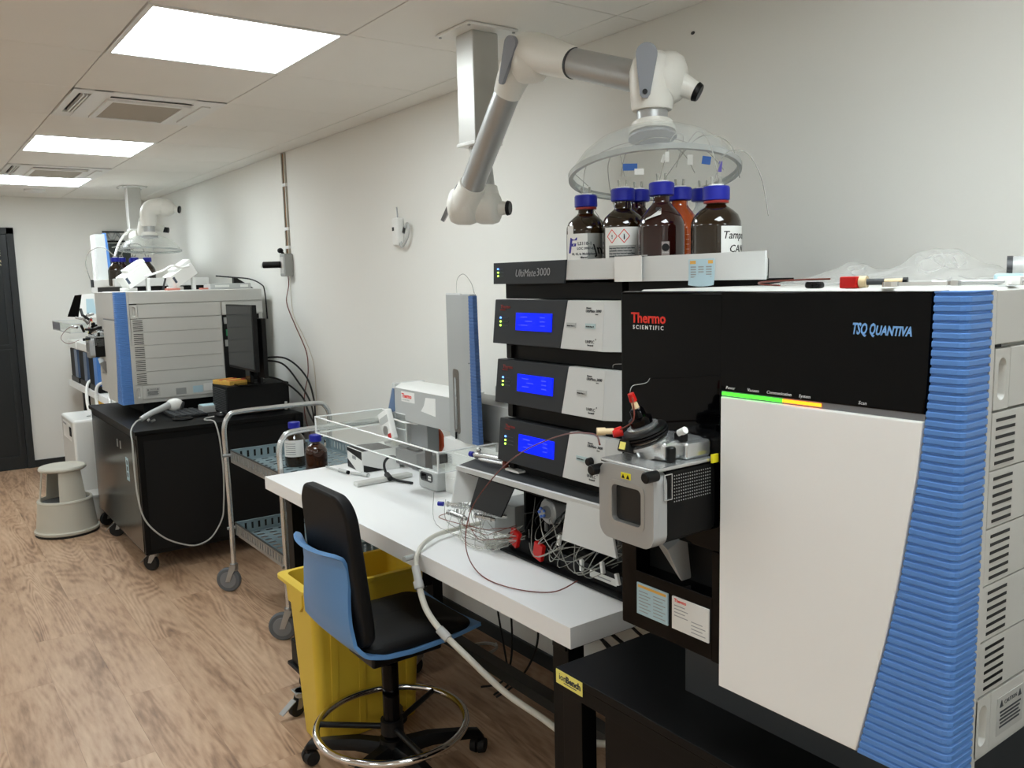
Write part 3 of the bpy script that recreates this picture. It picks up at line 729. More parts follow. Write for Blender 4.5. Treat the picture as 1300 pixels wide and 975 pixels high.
# the farther arm
t = thing('extraction_arm', 'farther extraction arm with clear dome over the bottles behind the second spectrometer', 'extraction arm', (-.385, 7.19, 2.32), 'fume extraction arms')
post(t, -.385, 7.19, 2.32, 1.985, .05)
MB().box(-.436, -.4345, 7.14, 7.155, 1.99, 2.30).build('post_edge', M['white_gloss'], t)
cx, cy = -.46, 6.42
MB().cyl((-.385, 7.19, 1.99), (-.39, 7.17, 1.93), .034).build('arm_tube', M['alu'], t)
mb = MB(); mb.tube([(-.39, 7.15, 1.93), (-.40, 7.05, 1.90), (-.43, 6.85, 1.905), (-.44, 6.68, 1.93)], .055, 20, 6); mb.build('elbow_housing', M['arm_white'], t, sharp=60)
MB().cyl((-.44, 6.70, 1.93), (-.44, 6.6, 2.02), .045).build('joint_housing', M['arm_white'], t)
MB().tube([(cx, cy, 1.965), (cx, cy, 2.05), (cx+.02, cy-.01, 2.09), (cx+.07, cy-.03, 2.105), (cx+.11, cy-.04, 2.10)], lambda u: .050+.008*math.sin(PI*u), 24, 6).build('wrist_housing', M['arm_white'], t, sharp=60)
MB().lathe([(0, -.045), (.04, -.045), (.058, -.025), (.061, 0), (.055, .03), (.038, .055), (.024, .065), (0, .065)], (cx+.11, cy-.04, 2.095), (.85, -.5, -.15), 32).build('joint_housing', M['arm_white'], t, sharp=50)
k0 = Vector((cx+.11, cy-.04, 2.095)); kd = Vector((.85, -.5, -.15)).normalized()
MB().cyl(k0+kd*.06, k0+kd*.088, .024).build('joint_boss', M['arm_white'], t)
MB().cyl(k0+kd*.088, k0+kd*.102, .026, bev=.003).build('joint_knob', M['black'], t)
MB().cyl((cx-.01, cy+.13, 2.0), (cx+.122, cy+.098, 1.951), .040, .026).build('joint_housing', M['arm_white'], t)
MB().cyl((cx+.12, cy+.1, 1.95), (cx+.15, cy+.08, 1.945), .02).build('joint_knob', M['black'], t)
MB().cyl((cx, cy, 1.97), (cx, cy, 1.915), .037, seg=32).build('neck_tube', M['alu'], t)
dome(t, (cx, cy, 1.79), .205, -.06)
MB().tube([(-.43, 7.1, 1.98), (-.52, 6.95, 1.93), (-.60, 6.8, 1.84), (-.66, 6.7, 1.70), (-.68, 6.6, 1.55)], .009, 8).build('arm_cable', M['white_gloss'], t)
# ================================================================ chromatography stack on the white desk
def module(k, zt, y1, label):
    z1, z0 = zt, zt-.122
    t = thing('pump_module', label, 'lab instrument', (-.35, 1.72, z0-.045), 'stacked chromatography modules')
    MB().box(-.575, -.12, 1.47, 1.945, z0-.0455, z1-.004, .004).build('case', M['black_metal'], t)
    xf, xb = -.60, -.574
    tl = .009
    def fp(yA, yB, yC, yD, m_, nm):       # slanted front: top yA..yB, bottom yC..yD
        return MB().hexa([(xf-tl, yC, z0), (xf-tl, yD, z0), (xb, yD, z0), (xb, yC, z0), (xf, yA, z1), (xf, yB, z1), (xb, yB, z1), (xb, yA, z1)], .002).build(nm, m_, t)
    fp(y1, 1.640, y1+.006, 1.662, M['mod_dark'], 'front_panel')
    fp(1.639, 1.502, 1.661, 1.502, M['mod_grey'], 'front_cover')
    MB().hexa([(xf-tl, 1.5015, z0), (xb, 1.5015, z0), (xb, 1.45, z0), (xf+.018, 1.458, z0), (xf, 1.5015, z1), (xb, 1.5015, z1), (xb, 1.45, z1), (xf+.018, 1.458, z1)], .001).build('front_bevel', M['mod_grey'], t)
    def X(z): return xf-tl*(z1-z)/(z1-z0)-.0006
    def slab(ya, yb, za, zb, m_, nm, pr=.0012, par=None):
        mb = MB().hexa([(X(za)-pr, ya, za), (X(za)-pr, yb, za), (X(za)+.001, yb, za), (X(za)+.001, ya, za), (X(zb)-pr, ya, zb), (X(zb)-pr, yb, zb), (X(zb)+.001, yb, zb), (X(zb)+.001, ya, zb)])
        return mb.build(nm, m_, par or t)
    L = slab(1.853, 1.698, zt-.082, zt-.035, M['lcd'], 'screen')
    g = MB()
    for q in range(3): g.box(X(zt-.05)-.0026, X(zt-.05)-.002, 1.83-.02*(q % 2)-.03, 1.83-.02*(q % 2), zt-.047-.011*q, zt-.0445-.011*q); g.box(X(zt-.05)-.0026, X(zt-.05)-.002, 1.725, 1.745, zt-.047-.011*q, zt-.0445-.011*q)
    g.build('screen_text', M['lcd_text'], L)
    for q, m_ in enumerate(('led_blue', 'led_green', 'led_green')):
        z = zt-.050-.0105*q; g = MB().sph((X(z), y1-.030, z), (.002, .0038, .0026), 10, 6); g.build('status_lamp', M[m_], t, label='blue status lamp' if q == 0 else 'green status lamp')
        MB().box(X(z)-.0006, X(z)+.0004, y1-.067, y1-.042, z-.0012, z+.0012).build('lamp_name', M['dark_print'], t)
    right = (0, -1, 0); up = Vector((.073, 0, 1)).normalized()
    g = MB(); g.text('Thermo', (X(zt-.022)-.0002, y1-.028, zt-.024), .0140, right, up, ext=.0004); g.build('maker_name', M['red_dim'], t)
    g = MB(); g.text('SCIENTIFIC', (X(zt-.030)-.0002, y1-.026, zt-.030), .0052, right, up, ext=.0004); g.build('maker_name', M['red_dim'], t)
    g = MB(); g.text('Dionex', (X(zt-.02)-.0002, 1.566, zt-.020), .0062, right, up, ext=.0004); g.text('UltiMate 3000', (X(zt-.028)-.0002, 1.568, zt-.0285), .0098, right, up, ext=.0004, shear=.2); g.text('Series', (X(zt-.034)-.0002, 1.532, zt-.0345), .0042, right, up, ext=.0004)
    g.build('model_name', M['dark_print'], t); g = MB(); g.text('UHPLC', (X(zt-.1)-.0002, 1.565, zt-.1035), .0105, right, up, ext=.0004); g.text('+', (X(zt-.1)-.0002, 1.529, zt-.0965), .009, right, up, ext=.0004); g.text('focused', (X(zt-.11)-.0002, 1.556, zt-.1105), .0068, right, up, ext=.0004)
    g.build('badge', M['dark_print'], t)
    tags = {0: [(1.638, 1.603, 'lcd_g'), (1.566, 1.53, 'lcd_g')], 1: [(1.602, 1.565, 'lcd_g')], 2: [(1.607, 1.56, 'lcd_g')]}[k]
    for n_, (a, b, _) in enumerate(tags):
        lab_ = slab(a, b, zt-.068, zt-.0555, M['tape_blue'] if (k == 2 or n_ == 1) else M['tape'], 'taped_label')
        g = MB(); g.text('Mobile Phase '+('AB'[n_] if k == 0 else '1'), (X(zt-.063)-.0014, a-.0025, zt-.0645), .0048, right, up, ext=.0004, bold=.0001); g.build('label_print', M['black'], lab_)
    if k == 2:
        MB().cyl((X(zt-.062)-.001, 1.548, zt-.062), (X(zt-.062)-.016, 1.548, zt-.062), .011, .010, bev=.002).build('purge_knob', M['black'], t)
    MB().box(-.586, -.575, 1.905, 1.925, z0-.040, z0-.006).build('case_slot', M['black'], t)
    return t
M['tape'] = mat('label_tape_grey', (176, 178, 176), .5); M['tape_blue'] = mat('label_tape_bluish', (176, 196, 198), .5)
module(0, 1.483, 1.956, 'top pump module of the near stack, with two taped labels, blue screen lit')
module(1, 1.316, 1.952, 'middle pump module of the near stack, blue screen lit, single taped label')
module(2, 1.148, 1.947, 'lowest module with blue screen and black knob, above the open autosampler')
# solvent rack
def rack(y0, y1, label, dark):
    t = thing('solvent_rack', label, 'solvent tray', (-.35, (y0+y1)/2, 1.484), 'solvent trays on top of the stacks')
    zt0, zt1 = 1.528, 1.583
    if dark: MB().box(-.575, -.12, y0+.015, y1-.012, 1.4845, 1.528, .003).build('case', M['black_metal'], t)
    else:
        MB().box(-.575, -.545, y0+.023, y1-.004, 1.5165, 1.528).box(-.545, -.33, 1.17, y1-.004, 1.5165, 1.528).box(-.575, -.33, 1.137, y1-.004, 1.4845, 1.5165).build('case', M['black_metal'], t)
    b = MB()
    if not dark:
        b.box(-.6, -.594, y0, y1, 1.5275, zt1); b.box(-.594, -.44, 1.155, y1, 1.5275, 1.534); b.box(-.44, -.31, 1.32, y1, 1.5275, 1.534)
        b.box(-.594, -.44, 1.155, 1.158, zt0, zt1-.012); b.box(-.443, -.44, 1.155, 1.32, zt0, zt1-.012); b.box(-.44, -.31, 1.32, 1.323, zt0, zt1-.012); b.box(-.313, -.31, 1.32, y1, zt0, zt1); b.box(-.594, -.31, y1-.006, y1, zt0, zt1)
    else:
        b.box(-.6, -.12, y0, y1, 1.5275, 1.534); b.box(-.6, -.594, y0, y1, 1.5275, zt1); b.box(-.126, -.12, y0, y1, zt0, zt1); b.box(-.594, -.126, y0, y0+.006, zt0, zt1); b.box(-.594, -.126, y1-.006, y1, zt0, zt1)
    b.build('tray', M['mod_grey'], t)
    if dark:
        MB().hexa([(-.606, y1+.001, 1.526), (-.606, 1.645, 1.526), (-.6, 1.645, 1.526), (-.6, y1+.001, 1.526), (-.604, y1+.001, 1.584), (-.604, 1.638, 1.584), (-.6, 1.638, 1.584), (-.6, y1+.001, 1.584)]).build('front_panel', M['mod_dark'], t)
        g = MB(); g.text('UltiMate', (-.6064, 1.852, 1.545), .028, shear=.35, width=.088); g.text('3000', (-.6064, 1.758, 1.546), .029, shear=.12, width=.056); g.build('model_name', M['grey_print'], t)
        for q, m_ in enumerate(('led_blue', 'led_green', 'led_green')):
            z = 1.567-.0095*q; MB().sph((-.606, 1.931, z), (.0015, .0034, .0023), 10, 6).build('status_lamp', M[m_], t)
            MB().box(-.6065, -.6055, 1.905, 1.922, z-.001, z+.001).build('lamp_name', M['dark_print'], t)
    else:
        s = MB().grid(lambda u, v: (-.6012-.006*max(0, .45-v)**1.5*(1+.6*u)-.0008*math.sin(3*u), 1.236-.07*u, 1.518+.054*v-.003*math.sin(PI*u)*(1-v)), 8, 8, .0006).build('sticker', M['paper_blue'], t, label='pale blue service sticker curling off the tray edge')
        g = MB(); g.box(-.6024, -.6016, 1.17, 1.232, 1.562, 1.569); g.build('sticker_print', M['orange_print'], s)
        g = MB()
        for k in range(5):
            for c_ in range(3): g.box(-.6026, -.6014, 1.215-.021*c_, 1.230-.021*c_, 1.5545-.0052*k, 1.557-.0052*k)
        g.build('sticker_print', M['grey_print'], s)
    return t
rack(1.452, 1.953, 'left solvent tray with dark lettered end, on top of the module stack', True)
rack(1.043, 1.449, 'right light grey solvent tray with a curling blue sticker, next to the left tray', False)
t = tag(MB().box(-.575, -.12, 1.135, 1.435, 1.27, 1.4835, .004).box(-.56, -.14, 1.15, 1.42, .7505, 1.27).build('oven_tower', M['black_metal']), 'black tower carrying the right solvent tray behind the near spectrometer', 'lab instrument')
MB().box(-.607, -.6012, 1.369, 1.4575, 1.5295, 1.5815, .001)
c = MB(); c.box(-.6085, -.6075, 1.369, 1.4575, 1.5275, 1.586).box(-.6085, -.59, 1.369, 1.4575, 1.585, 1.586)
tag(c.build('folded_card', M['paper']), 'plain white card folded over the front edge of the solvent trays', 'card')

# open autosampler at the bottom of the stack
t = thing('autosampler', 'open autosampler at the bottom of the stack with tilted grey cover and exposed tubing', 'lab instrument', (-.35, 1.75, .75))
w = MB(); w.box(-.13, -.12, 1.47, 1.945, .8, .98); w.box(-.52, -.12, 1.465, 1.475, .8, .98); w.box(-.52, -.12, 1.94, 1.95, .8, .98); w.box(-.575, -.12, 1.465, 1.95, .968, .978); w.box(-.545, -.12, 1.465, 1.95, .7505, .80, .002)
w.build('case', M['black_metal'], t)
tr = MB(); tr.box(-.57, -.545, 1.43, 1.965, .752, .800, .002); tr.box(-.60, -.545, 1.43, 1.965, .752, .757); tr.build('drip_tray', M['black'], t)
g = MB().box(-.5712, -.57, 1.50, 1.60, .768, .786).build('tray_label', M['paper'], t); MB().box(-.5716, -.5711, 1.52, 1.57, .775, .778).build('label_print', M['grey_print'], g)
cv = MB(); cv.hexa([(-.628, 1.478, .985), (-.628, 2.138, .975), (-.56, 2.13, .990), (-.56, 1.478, .996), (-.628, 1.478, .990), (-.628, 2.138, .980), (-.56, 2.13, .995), (-.56, 1.478, 1.001)])
cv.build('cover_top', M['dark_grey'], t)
MB().hexa([(-.632, 1.478, .972), (-.632, 2.14, .966), (-.626, 2.14, .966), (-.626, 1.478, .972), (-.634, 1.478, .990), (-.634, 2.14, .980), (-.627, 2.14, .982), (-.627, 1.478, .992)]).build('cover_edge', M['mod_grey'], t)
MB().hexa([(-.645, 1.420, .878), (-.645, 1.625, .875), (-.638, 1.625, .875), (-.638, 1.420, .878), (-.632, 1.462, .990), (-.632, 1.612, .988), (-.625, 1.612, .988), (-.625, 1.462, .990)], .001).build('cover_front', M['mod_grey'], t)
MB().hexa([(-.668, 2.112, .875), (-.668, 2.118, .875), (-.57, 2.075, .872), (-.57, 2.068, .872), (-.632, 2.136, .968), (-.632, 2.142, .968), (-.57, 2.105, .965), (-.57, 2.098, .965)]).build('cover_side', M['mod_grey'], t)
MB().hexa([(-.64, 1.90, .872), (-.64, 2.06, .868), (-.635, 2.06, .868), (-.635, 1.90, .872), (-.60, 1.88, .965), (-.60, 2.06, .965), (-.595, 2.06, .965), (-.595, 1.88, .965)]).build('dark_shield', M['black'], t)
MB().box(-.61, -.56, 1.64, 2.12, .955, .968).build('cover_rail', M['black_metal'], t)
# inside: valve, pump head, frames
MB().cyl((-.49, 1.815, .888), (-.54, 1.815, .888), .040, .036, bev=.004).cyl((-.54, 1.815, .888), (-.56, 1.815, .888), .018, .015).build('valve', M['silver'], t)
MB().cyl((-.50, 1.66, .925), (-.515, 1.66, .925), .014).cyl((-.47, 1.70, .94), (-.5, 1.70, .94), .012).build('valve_port', M['steel'], t)
g = MB()
for a in range(5): g.sph((-.563, 1.815-.006+.012*math.cos(a*1.256), .888+.003+.012*math.sin(a*1.256)), .0045, 8, 6)
g.build('port_screws', mat('port_blue', (90, 130, 220), .4), t)
MB().box(-.52, -.42, 1.76, 1.84, .81, .845, .003).build('syringe_block', M['black'], t)
MB().box(-.50, -.48, 1.69, 1.74, .81, .95, .003).box(-.5, -.3, 1.87, 1.88, .81, .95).build('inner_frame', M['alu'], t)
MB().cyl((-.49, 1.565, .86), (-.49, 1.565, .80), .012).cyl((-.47, 1.68, .87), (-.47, 1.68, .80), .009).build('syringe_body', M['clear'], t)
for (y, z, tw) in ((1.895, .812, .35), (1.785, .80, .25)):
    MB().box(-.602, -.588, y-.022, y+.016, z-.03, z+.018, .003).rot(tw, 'X', (-.59, y, z)).build('red_clip', M['red'], t)
for (y, z) in ((1.70, .845), (1.61, .80), (1.53, .815), (1.475, .80)):
    MB().box(-.595, -.585, y-.005, y+.005, z-.016, z+.014, .002).rot(.3*(y-1.6)*8, 'X', (-.59, y, z)).build('cable_tag', M['white'], t)
random.seed(11)
g = MB()
for k in range(16):
    y0 = 1.50+random.random()*.42; y1 = 1.50+random.random()*.42
    g.tube([(-.50, y0, .80+random.random()*.12), (-.56-.03*random.random(), (y0*2+y1)/3+random.uniform(-.04, .04), .79+random.random()*.10), (-.60-.02*random.random(), (y0+y1*2)/3, .775+random.random()*.06), (-.53, y1, .80+random.random()*.12)], random.choice((.0008, .0011, .0015)), 6, 6)
o = g.build('inner_tubing', M['tubing'], t)
g = MB()
for k in range(7):
    y0 = 1.50+random.random()*.42; y1 = y0+random.uniform(-.15, .15)
    g.tube([(-.48, y0, .85+random.random()*.1), (-.55, (y0+y1)/2, .80+random.random()*.1), (-.50, y1, .80+random.random()*.05)], .002, 6, 6)
g.build('inner_cables', M['cable_black'], t)

# bundle of capillaries and metal fittings trailing onto the desk
t = thing('tubing_bundle', 'tangle of clear capillaries and steel column fittings spilling from autosampler onto the white desk', 'tubing', (-.62, 2.05, .75))
random.seed(5)
for k in range(22):
    y0 = 1.86+random.random()*.05; ye = 2.02+random.random()*.20; xe = -.60-random.random()*.10+(.05 if k % 2 else 0)
    zl = .765+random.random()*.05
    rr_ = random.choice((.0008, .0010, .0013))
    MB().tube([(-.58, y0, .80+random.random()*.05), (-.62-random.random()*.03, y0+.05, zl+random.random()*.02), (-.63+random.uniform(-.03, .03), (y0+ye)/2, zl-.010), (xe-.01, ye-.02, zl+.012), (xe+.02, ye+random.uniform(-.03, .04), .83+random.random()*.05)], rr_, 6, 6).build('capillary', M['tubing'] if k % 9 else M['peek'], t)
for (x, y, z, dx_, dy_, L) in ((-.64, 2.16, .855, .6, -.6, .05), (-.60, 2.10, .845, .7, -.5, .06), (-.66, 2.13, .838, .2, -.9, .05), (-.57, 2.05, .835, .6, -.6, .055), (-.62, 2.04, .84, .5, -.8, .04)):
    p = Vector((x, y, z)); d_ = Vector((dx_, dy_, -.1)).normalized()
    MB().cyl(p, p+d_*L, .009, seg=12).cyl(p-d_*.012, p, .006, seg=6).cyl(p+d_*L, p+d_*(L+.012), .006, seg=6).build('column_fitting', M['steel'], t)
    MB().cyl(p-d_*.016, p-d_*.010, .009, seg=10).cyl(p+d_*L*.5, p+d_*L*.5+Vector((0, 0, .02)), .004, seg=8).build('fitting_nut', M['steel'], t)
MB().cyl((-.655, 2.185, .855), (-.665, 2.2, .855), .007).build('blue_stopper', M['blue_cap'], t)
# columns lying on the cover
t2 = thing('column_set', 'steel columns and small fittings lying on top of the tilted autosampler cover', 'fitting', (-.58, 2.0, 1.0))
for (a, b, r_) in (((-.585, 2.10, 1.012), (-.565, 1.99, 1.012), .010), ((-.60, 2.05, 1.008), (-.585, 1.95, 1.008), .006), ((-.57, 2.0, 1.006), (-.565, 1.955, 1.006), .006)):
    MB().cyl(a, b, r_, seg=14).cyl(Vector(a)+Vector((0, .012, 0)), a, r_*.7, seg=6).build('column', M['steel'], t2)
MB().cyl((-.588, 2.128, 1.012), (-.586, 2.114, 1.012), .0085).build('blue_stopper', M['blue_cap'], t2)
MB().sph((-.585, 2.085, 1.03), .008, 10, 8).cyl((-.585, 2.085, 1.01), (-.585, 2.085, 1.03), .003).build('valve_knob', M['steel'], t2)
MB().box(-.60, -.585, 1.93, 1.945, 1.0, 1.022, .003).build('clip', M['peek'], t2)
MB().box(-.60, -.56, 1.865, 1.93, .9965, 1.003, .002).build('white_tag', M['white'], t2)
# brown capillary loop running to the ion source
q = MB().tube([(-1.068, 1.002, 1.272), (-.98, 1.12, 1.262), (-.84, 1.38, 1.205), (-.77, 1.62, 1.12), (-.73, 1.80, 1.02), (-.72, 1.93, .90), (-.74, 1.93, .80), (-.765, 1.83, .757), (-.76, 1.70, .754), (-.70, 1.60, .756), (-.63, 1.58, .775)], .0016, 8, 8).build('capillary_loop', M['peek'])
tag(q, 'long dark brown capillary looping from red ion source fitting down across the desk', 'tubing')
q = MB().tube([(-.605, 1.47, 1.325), (-.64, 1.42, 1.34), (-.76, 1.20, 1.36), (-.93, 1.03, 1.36), (-1.0, .995, 1.362), (-1.012, .99, 1.352)], .0007, 6, 8).build('capillary_line', M['tubing'])
tag(q, 'thin clear capillary rising from the top of the ion source to the middle module', 'tubing')
# ================================================================ laboratory bottles
def bottle(x, y, z, glass, label, group, r=.0505, h=.182, ring=None, tubes=True, squat=False, capm=None):
    t = thing('reagent_bottle', label, 'bottle', (x, y, z), group)
    sh = h*.62 if not squat else h*.66
    prof = [(0, .0), (r*.9, .0), (r, .006), (r, sh), (r*.97, sh+.010), (r*.86, sh+.024), (r*.62, sh+.040), (.022, sh+.052), (.0185, sh+.058), (.0185, h+.004), (0, h+.004)]
    if squat: prof = [(0, 0), (r*.9, 0), (r, .006), (r, sh), (r*.985, sh+.010), (r*.88, sh+.024), (r*.68, sh+.034), (.024, sh+.042), (.020, sh+.046), (.020, h+.004), (0, h+.004)]
    MB().lathe(prof, (x, y, z), (0, 0, 1), 40).build('glass', glass, t, sharp=50)
    if ring: MB().lathe([(.022, 0), (.0265, .001), (.0265, .006), (.022, .007)], (x, y, z+h-.006), (0, 0, 1), 32).build('pouring_ring', ring, t)
    cp = MB(); hc = .030; n = 48
    V = []
    for rr, zz in ((.0255, 0), (.0285, .002), (.0285, hc-.003), (.0265, hc)):
        V.append([cp.bm.verts.new((x+(rr*(1-.025*(k % 2)))*math.cos(2*PI*k/n), y+(rr*(1-.025*(k % 2)))*math.sin(2*PI*k/n), z+h+zz)) for k in range(n)])
    for A, B in zip(V, V[1:]):
        for k in range(n): cp.bm.faces.new((A[k], A[(k+1) % n], B[(k+1) % n], B[k]))
    cp.bm.faces.new(V[-1]); cp.bm.faces.new(list(reversed(V[0])))
    c = cp.build('cap', capm or M['blue_cap'], t)
    if tubes:
        MB().cyl((x, y, z+h+hc), (x, y, z+h+hc+.004), .016, seg=20).build('cap_insert', M['white'], c)
        for (dx_, dy_) in ((-.006, .005), (.006, -.005)):
            MB().cyl((x+dx_, y+dy_, z+h+hc+.002), (x+dx_*1.2, y+dy_*1.2, z+h+hc+.020), .0032, seg=10).build('tube_fitting', M['tubing'], c)
    return t
def wrap(t, x, y, z, r, a0, a1, z0, z1, m_, nm='label', label=None):
    """curved label; angles in degrees, 180 faces -x, 270 faces -y"""
    a0, a1 = math.radians(a0), math.radians(a1)
    return MB().grid(lambda u, v: (x+r*math.cos(a0+(a1-a0)*u), y+r*math.sin(a0+(a1-a0)*u), z+z0+(z1-z0)*v), 16, 1, .0004).build(nm, m_, t, label=label)
def wtext(x, y, z, r, a, zz, s, size, shear=0.0, bold=.0003, mb=None):
    """lettering bent round a bottle, starting at angle a (degrees, reading towards growing angle)"""
    mb = mb or MB(); tm = MB(); tm.text(s, (0, 0, 0), size, right=(1, 0, 0), up=(0, 0, 1), shear=shear, bold=bold, ext=.0003)
    for v in tm.bm.verts:
        an = math.radians(a)+v.co.x/r; rr = r - v.co.y*1.0
        v.co = Vector((x+rr*math.cos(an), y+rr*math.sin(an), z+zz+v.co.z))
    me = bpy.data.meshes.new('tmp'); tm.bm.to_mesh(me); mb.bm.from_mesh(me); bpy.data.meshes.remove(me); tm.bm.free()
    return mb
ZB = 1.5345; G1 = 'reagent bottles in the solvent trays'
# the camera sees the bottles from about angle 220
bx, by = -.545, 1.628
t = bottle(bx, by, ZB, M['amber_dark'], 'leftmost brown bottle in the trays, white label with large purple F', G1, ring=M['pour_red'], squat=True, h=.178)
l = wrap(t, bx, by, ZB, .0508, 160, 232, .020, .112, M['paper']); l2 = wrap(t, bx, by, ZB, .0509, 232, 292, .020, .112, mat('grey_label', (150, 152, 148), .5))
g = wtext(bx, by, ZB, .0514, 168, .066, 'F', .052, shear=.2, bold=.0012); g.build('label_print', M['purple_print'], l)
g = wtext(bx, by, ZB, .0514, 204, .084, 'LS118-1', .011); wtext(bx, by, ZB, .0514, 202, .073, 'LOC 0987-02', .008, mb=g); wtext(bx, by, ZB, .0514, 184, .060, '10, 15, in Mobilphase', .0075, mb=g); wtext(bx, by, ZB, .0514, 212, .052, 'filtered', .006, mb=g)
g.build('label_print', M['dark_print'], l)
g = wtext(bx, by, ZB, .0516, 252, .062, 'Jn', .034, shear=-.3); g.build('label_print', M['black'], l2)
wrap(t, bx, by, ZB, .0508, 165, 190, .112, .132, M['paper'], 'small_label')
bx, by = -.540, 1.500
t = bottle(bx, by, ZB, M['amber_dark'], 'brown bottle with two red hazard diamonds on its white label', G1, ring=None, squat=True, h=.182)
l = wrap(t, bx, by, ZB, .0508, 172, 270, .014, .120, M['paper'])
def diamond(a):
    o = MB(); R = .0514; w = .0155
    P = [(a, w), (a+math.degrees(w*.85/R), 0), (a, -w), (a-math.degrees(w*.85/R), 0)]
    for k in range(4):
        (a1, z1), (a2, z2) = P[k], P[(k+1) % 4]
        q = lambda a_, z_: (bx+R*math.cos(math.radians(a_)), by+R*math.sin(math.radians(a_)), ZB+.099+z_)
        o.tube([q(a1, z1), q((a1+a2)/2, (z1+z2)/2), q(a2, z2)], .0009, 4, 1)
    return o
diamond(196).build('hazard_frame', M['red_print'], l); diamond(229).build('hazard_frame', M['red_print'], l)
g = wtext(bx, by, ZB, .0514, 194.5, .094, '!', .012, bold=.0004)
for dz_, w_ in ((.093, .004), (.096, .005), (.099, .0035), (.102, .002)): 
    a_ = math.radians(229); g.sph((bx+.0511*math.cos(a_), by+.0511*math.sin(a_), ZB+dz_), (.0012, w_*.6, .0022), 8, 6)
g.build('hazard_symbol', M['black'], l)
g = wrap(t, bx, by, ZB, .0511, 186, 262, .014, .078, mat('print_grey', (168, 168, 164), .6), 'label_print')
gg = MB()
for k in range(8):
    a_ = 188; s_ = 'acetonitrile solution hazard text' if k % 2 else 'keep away from heat and open flame'
    wtext(bx, by, ZB, .0516, a_, .070-.0062*k, s_, .0042, mb=gg)
gg.build('label_print', M['dark_print'], l)
bx, by = -.538, 1.376
t = bottle(bx, by, ZB, M['amber_red'], 'tallest front red-brown bottle with a slanted white sticker and round logo', G1, h=.184, r=.0525)
MB().grid(lambda u, v: (bx+(.053-.022*(v*.9+.15*u))*math.cos(math.radians(178+45*u)), by+(.053-.022*(v*.9+.15*u))*math.sin(math.radians(178+45*u)), ZB+.128+.016*v+.012*u), 8, 3, .0004).build('sticker', M['paper'], t)
g = wtext(bx, by, ZB, .0430, 207, .148, '08', .012); g.build('sticker_print', M['dark_print'], t)
g = wrap(t, bx, by, ZB, .0530, 224, 243, .050, .080, mat('enamel_grey', (150, 140, 136), .5), 'logo_plate')
a_ = math.radians(233.5); lg = MB()
for k in range(3):
    n_ = Vector((math.cos(a_), math.sin(a_), 0)); c_ = Vector((bx, by, ZB+.067))+n_*(.0534+.0003*k)
    lg.cyl(c_, c_+n_*.0005, (.0085, .0, .0)[k] or .001, seg=24)
lg.build('logo', M['black'], g)
g2 = wtext(bx, by, ZB, .0536, 226, .0545, 'DURAN', .0040); wtext(bx, by, ZB, .0534, 224, .040, '1000 ml', .009, mb=g2); g2.build('logo_lettering', mat('enamel_white', (190, 186, 180), .5), t)
bx, by = -.542, 1.214
t = bottle(bx, by, ZB, M['amber_dark'], 'rightmost brown bottle, handwritten label Tampon CAN', G1, ring=M['pour_red'], squat=True, h=.159, r=.0525)
l = wrap(t, bx, by, ZB, .0534, 232, 300, .020, .104, M['paper'])
g = wtext(bx, by, ZB, .0540, 234, .078, 'Tampon', .0225, shear=.25, bold=.0001); wtext(bx, by, ZB, .0540, 250, .050, 'CAN', .022, shear=.2, bold=.0001, mb=g); g.build('handwriting', M['black'], l)
bottle(-.455, 1.535, ZB, M['amber_red'], 'brown bottle in the back row behind the hazard diamond bottle', G1, h=.186)
bx, by = -.455, 1.398
t = bottle(bx, by, ZB, M['amber_bright'], 'orange-brown bottle in the back row right of the tallest bottle', G1, h=.178)
g = MB()
for k in range(8):
    for a_ in (240, 262):
        g.grid(lambda u, v: (bx+.0508*math.cos(math.radians(a_+8*u)), by+.0508*math.sin(math.radians(a_+8*u)), ZB+.02+.011*k+.0008*v), 3, 1, .0003)
g.build('graduation', mat('enamel_cream', (196, 160, 130), .5), t)
bottle(-.365, 1.405, ZB, M['clear'], 'clear glass bottle mostly hidden at the back of the trays', G1, h=.180)
# tubes from the bottle caps up into the dome and to the stack
t = thing('solvent_tubing', 'thin clear tubes with small flags rising from the bottle caps under the near dome', 'tubing', (-.5, 1.45, 1.76))
runs = [[(-.55, 1.632, 1.765), (-.52, 1.64, 1.83), (-.46, 1.56, 1.868), (-.42, 1.44, 1.84), (-.40, 1.40, 1.78)],
        [(-.542, 1.622, 1.765), (-.56, 1.66, 1.80), (-.50, 1.72, 1.78), (-.42, 1.72, 1.70), (-.36, 1.70, 1.60)],
        [(-.543, 1.503, 1.775), (-.52, 1.50, 1.84), (-.48, 1.44, 1.862), (-.42, 1.36, 1.83), (-.38, 1.33, 1.78)],
        [(-.537, 1.496, 1.775), (-.50, 1.56, 1.85), (-.44, 1.66, 1.82), (-.38, 1.70, 1.72), (-.33, 1.68, 1.6)],
        [(-.540, 1.380, 1.755), (-.50, 1.38, 1.85), (-.44, 1.40, 1.86), (-.40, 1.46, 1.80)],
        [(-.534, 1.372, 1.755), (-.50, 1.30, 1.84), (-.42, 1.28, 1.83), (-.36, 1.30, 1.76)],
        [(-.545, 1.217, 1.735), (-.53, 1.20, 1.79), (-.50, 1.17, 1.79), (-.47, 1.155, 1.74), (-.45, 1.15, 1.66)],
        [(-.537, 1.211, 1.735), (-.51, 1.26, 1.82), (-.44, 1.36, 1.865), (-.40, 1.45, 1.82)]]
for r_ in runs: MB().tube(r_, .0011, 6, 8).build('tube', M['tubing'], t)
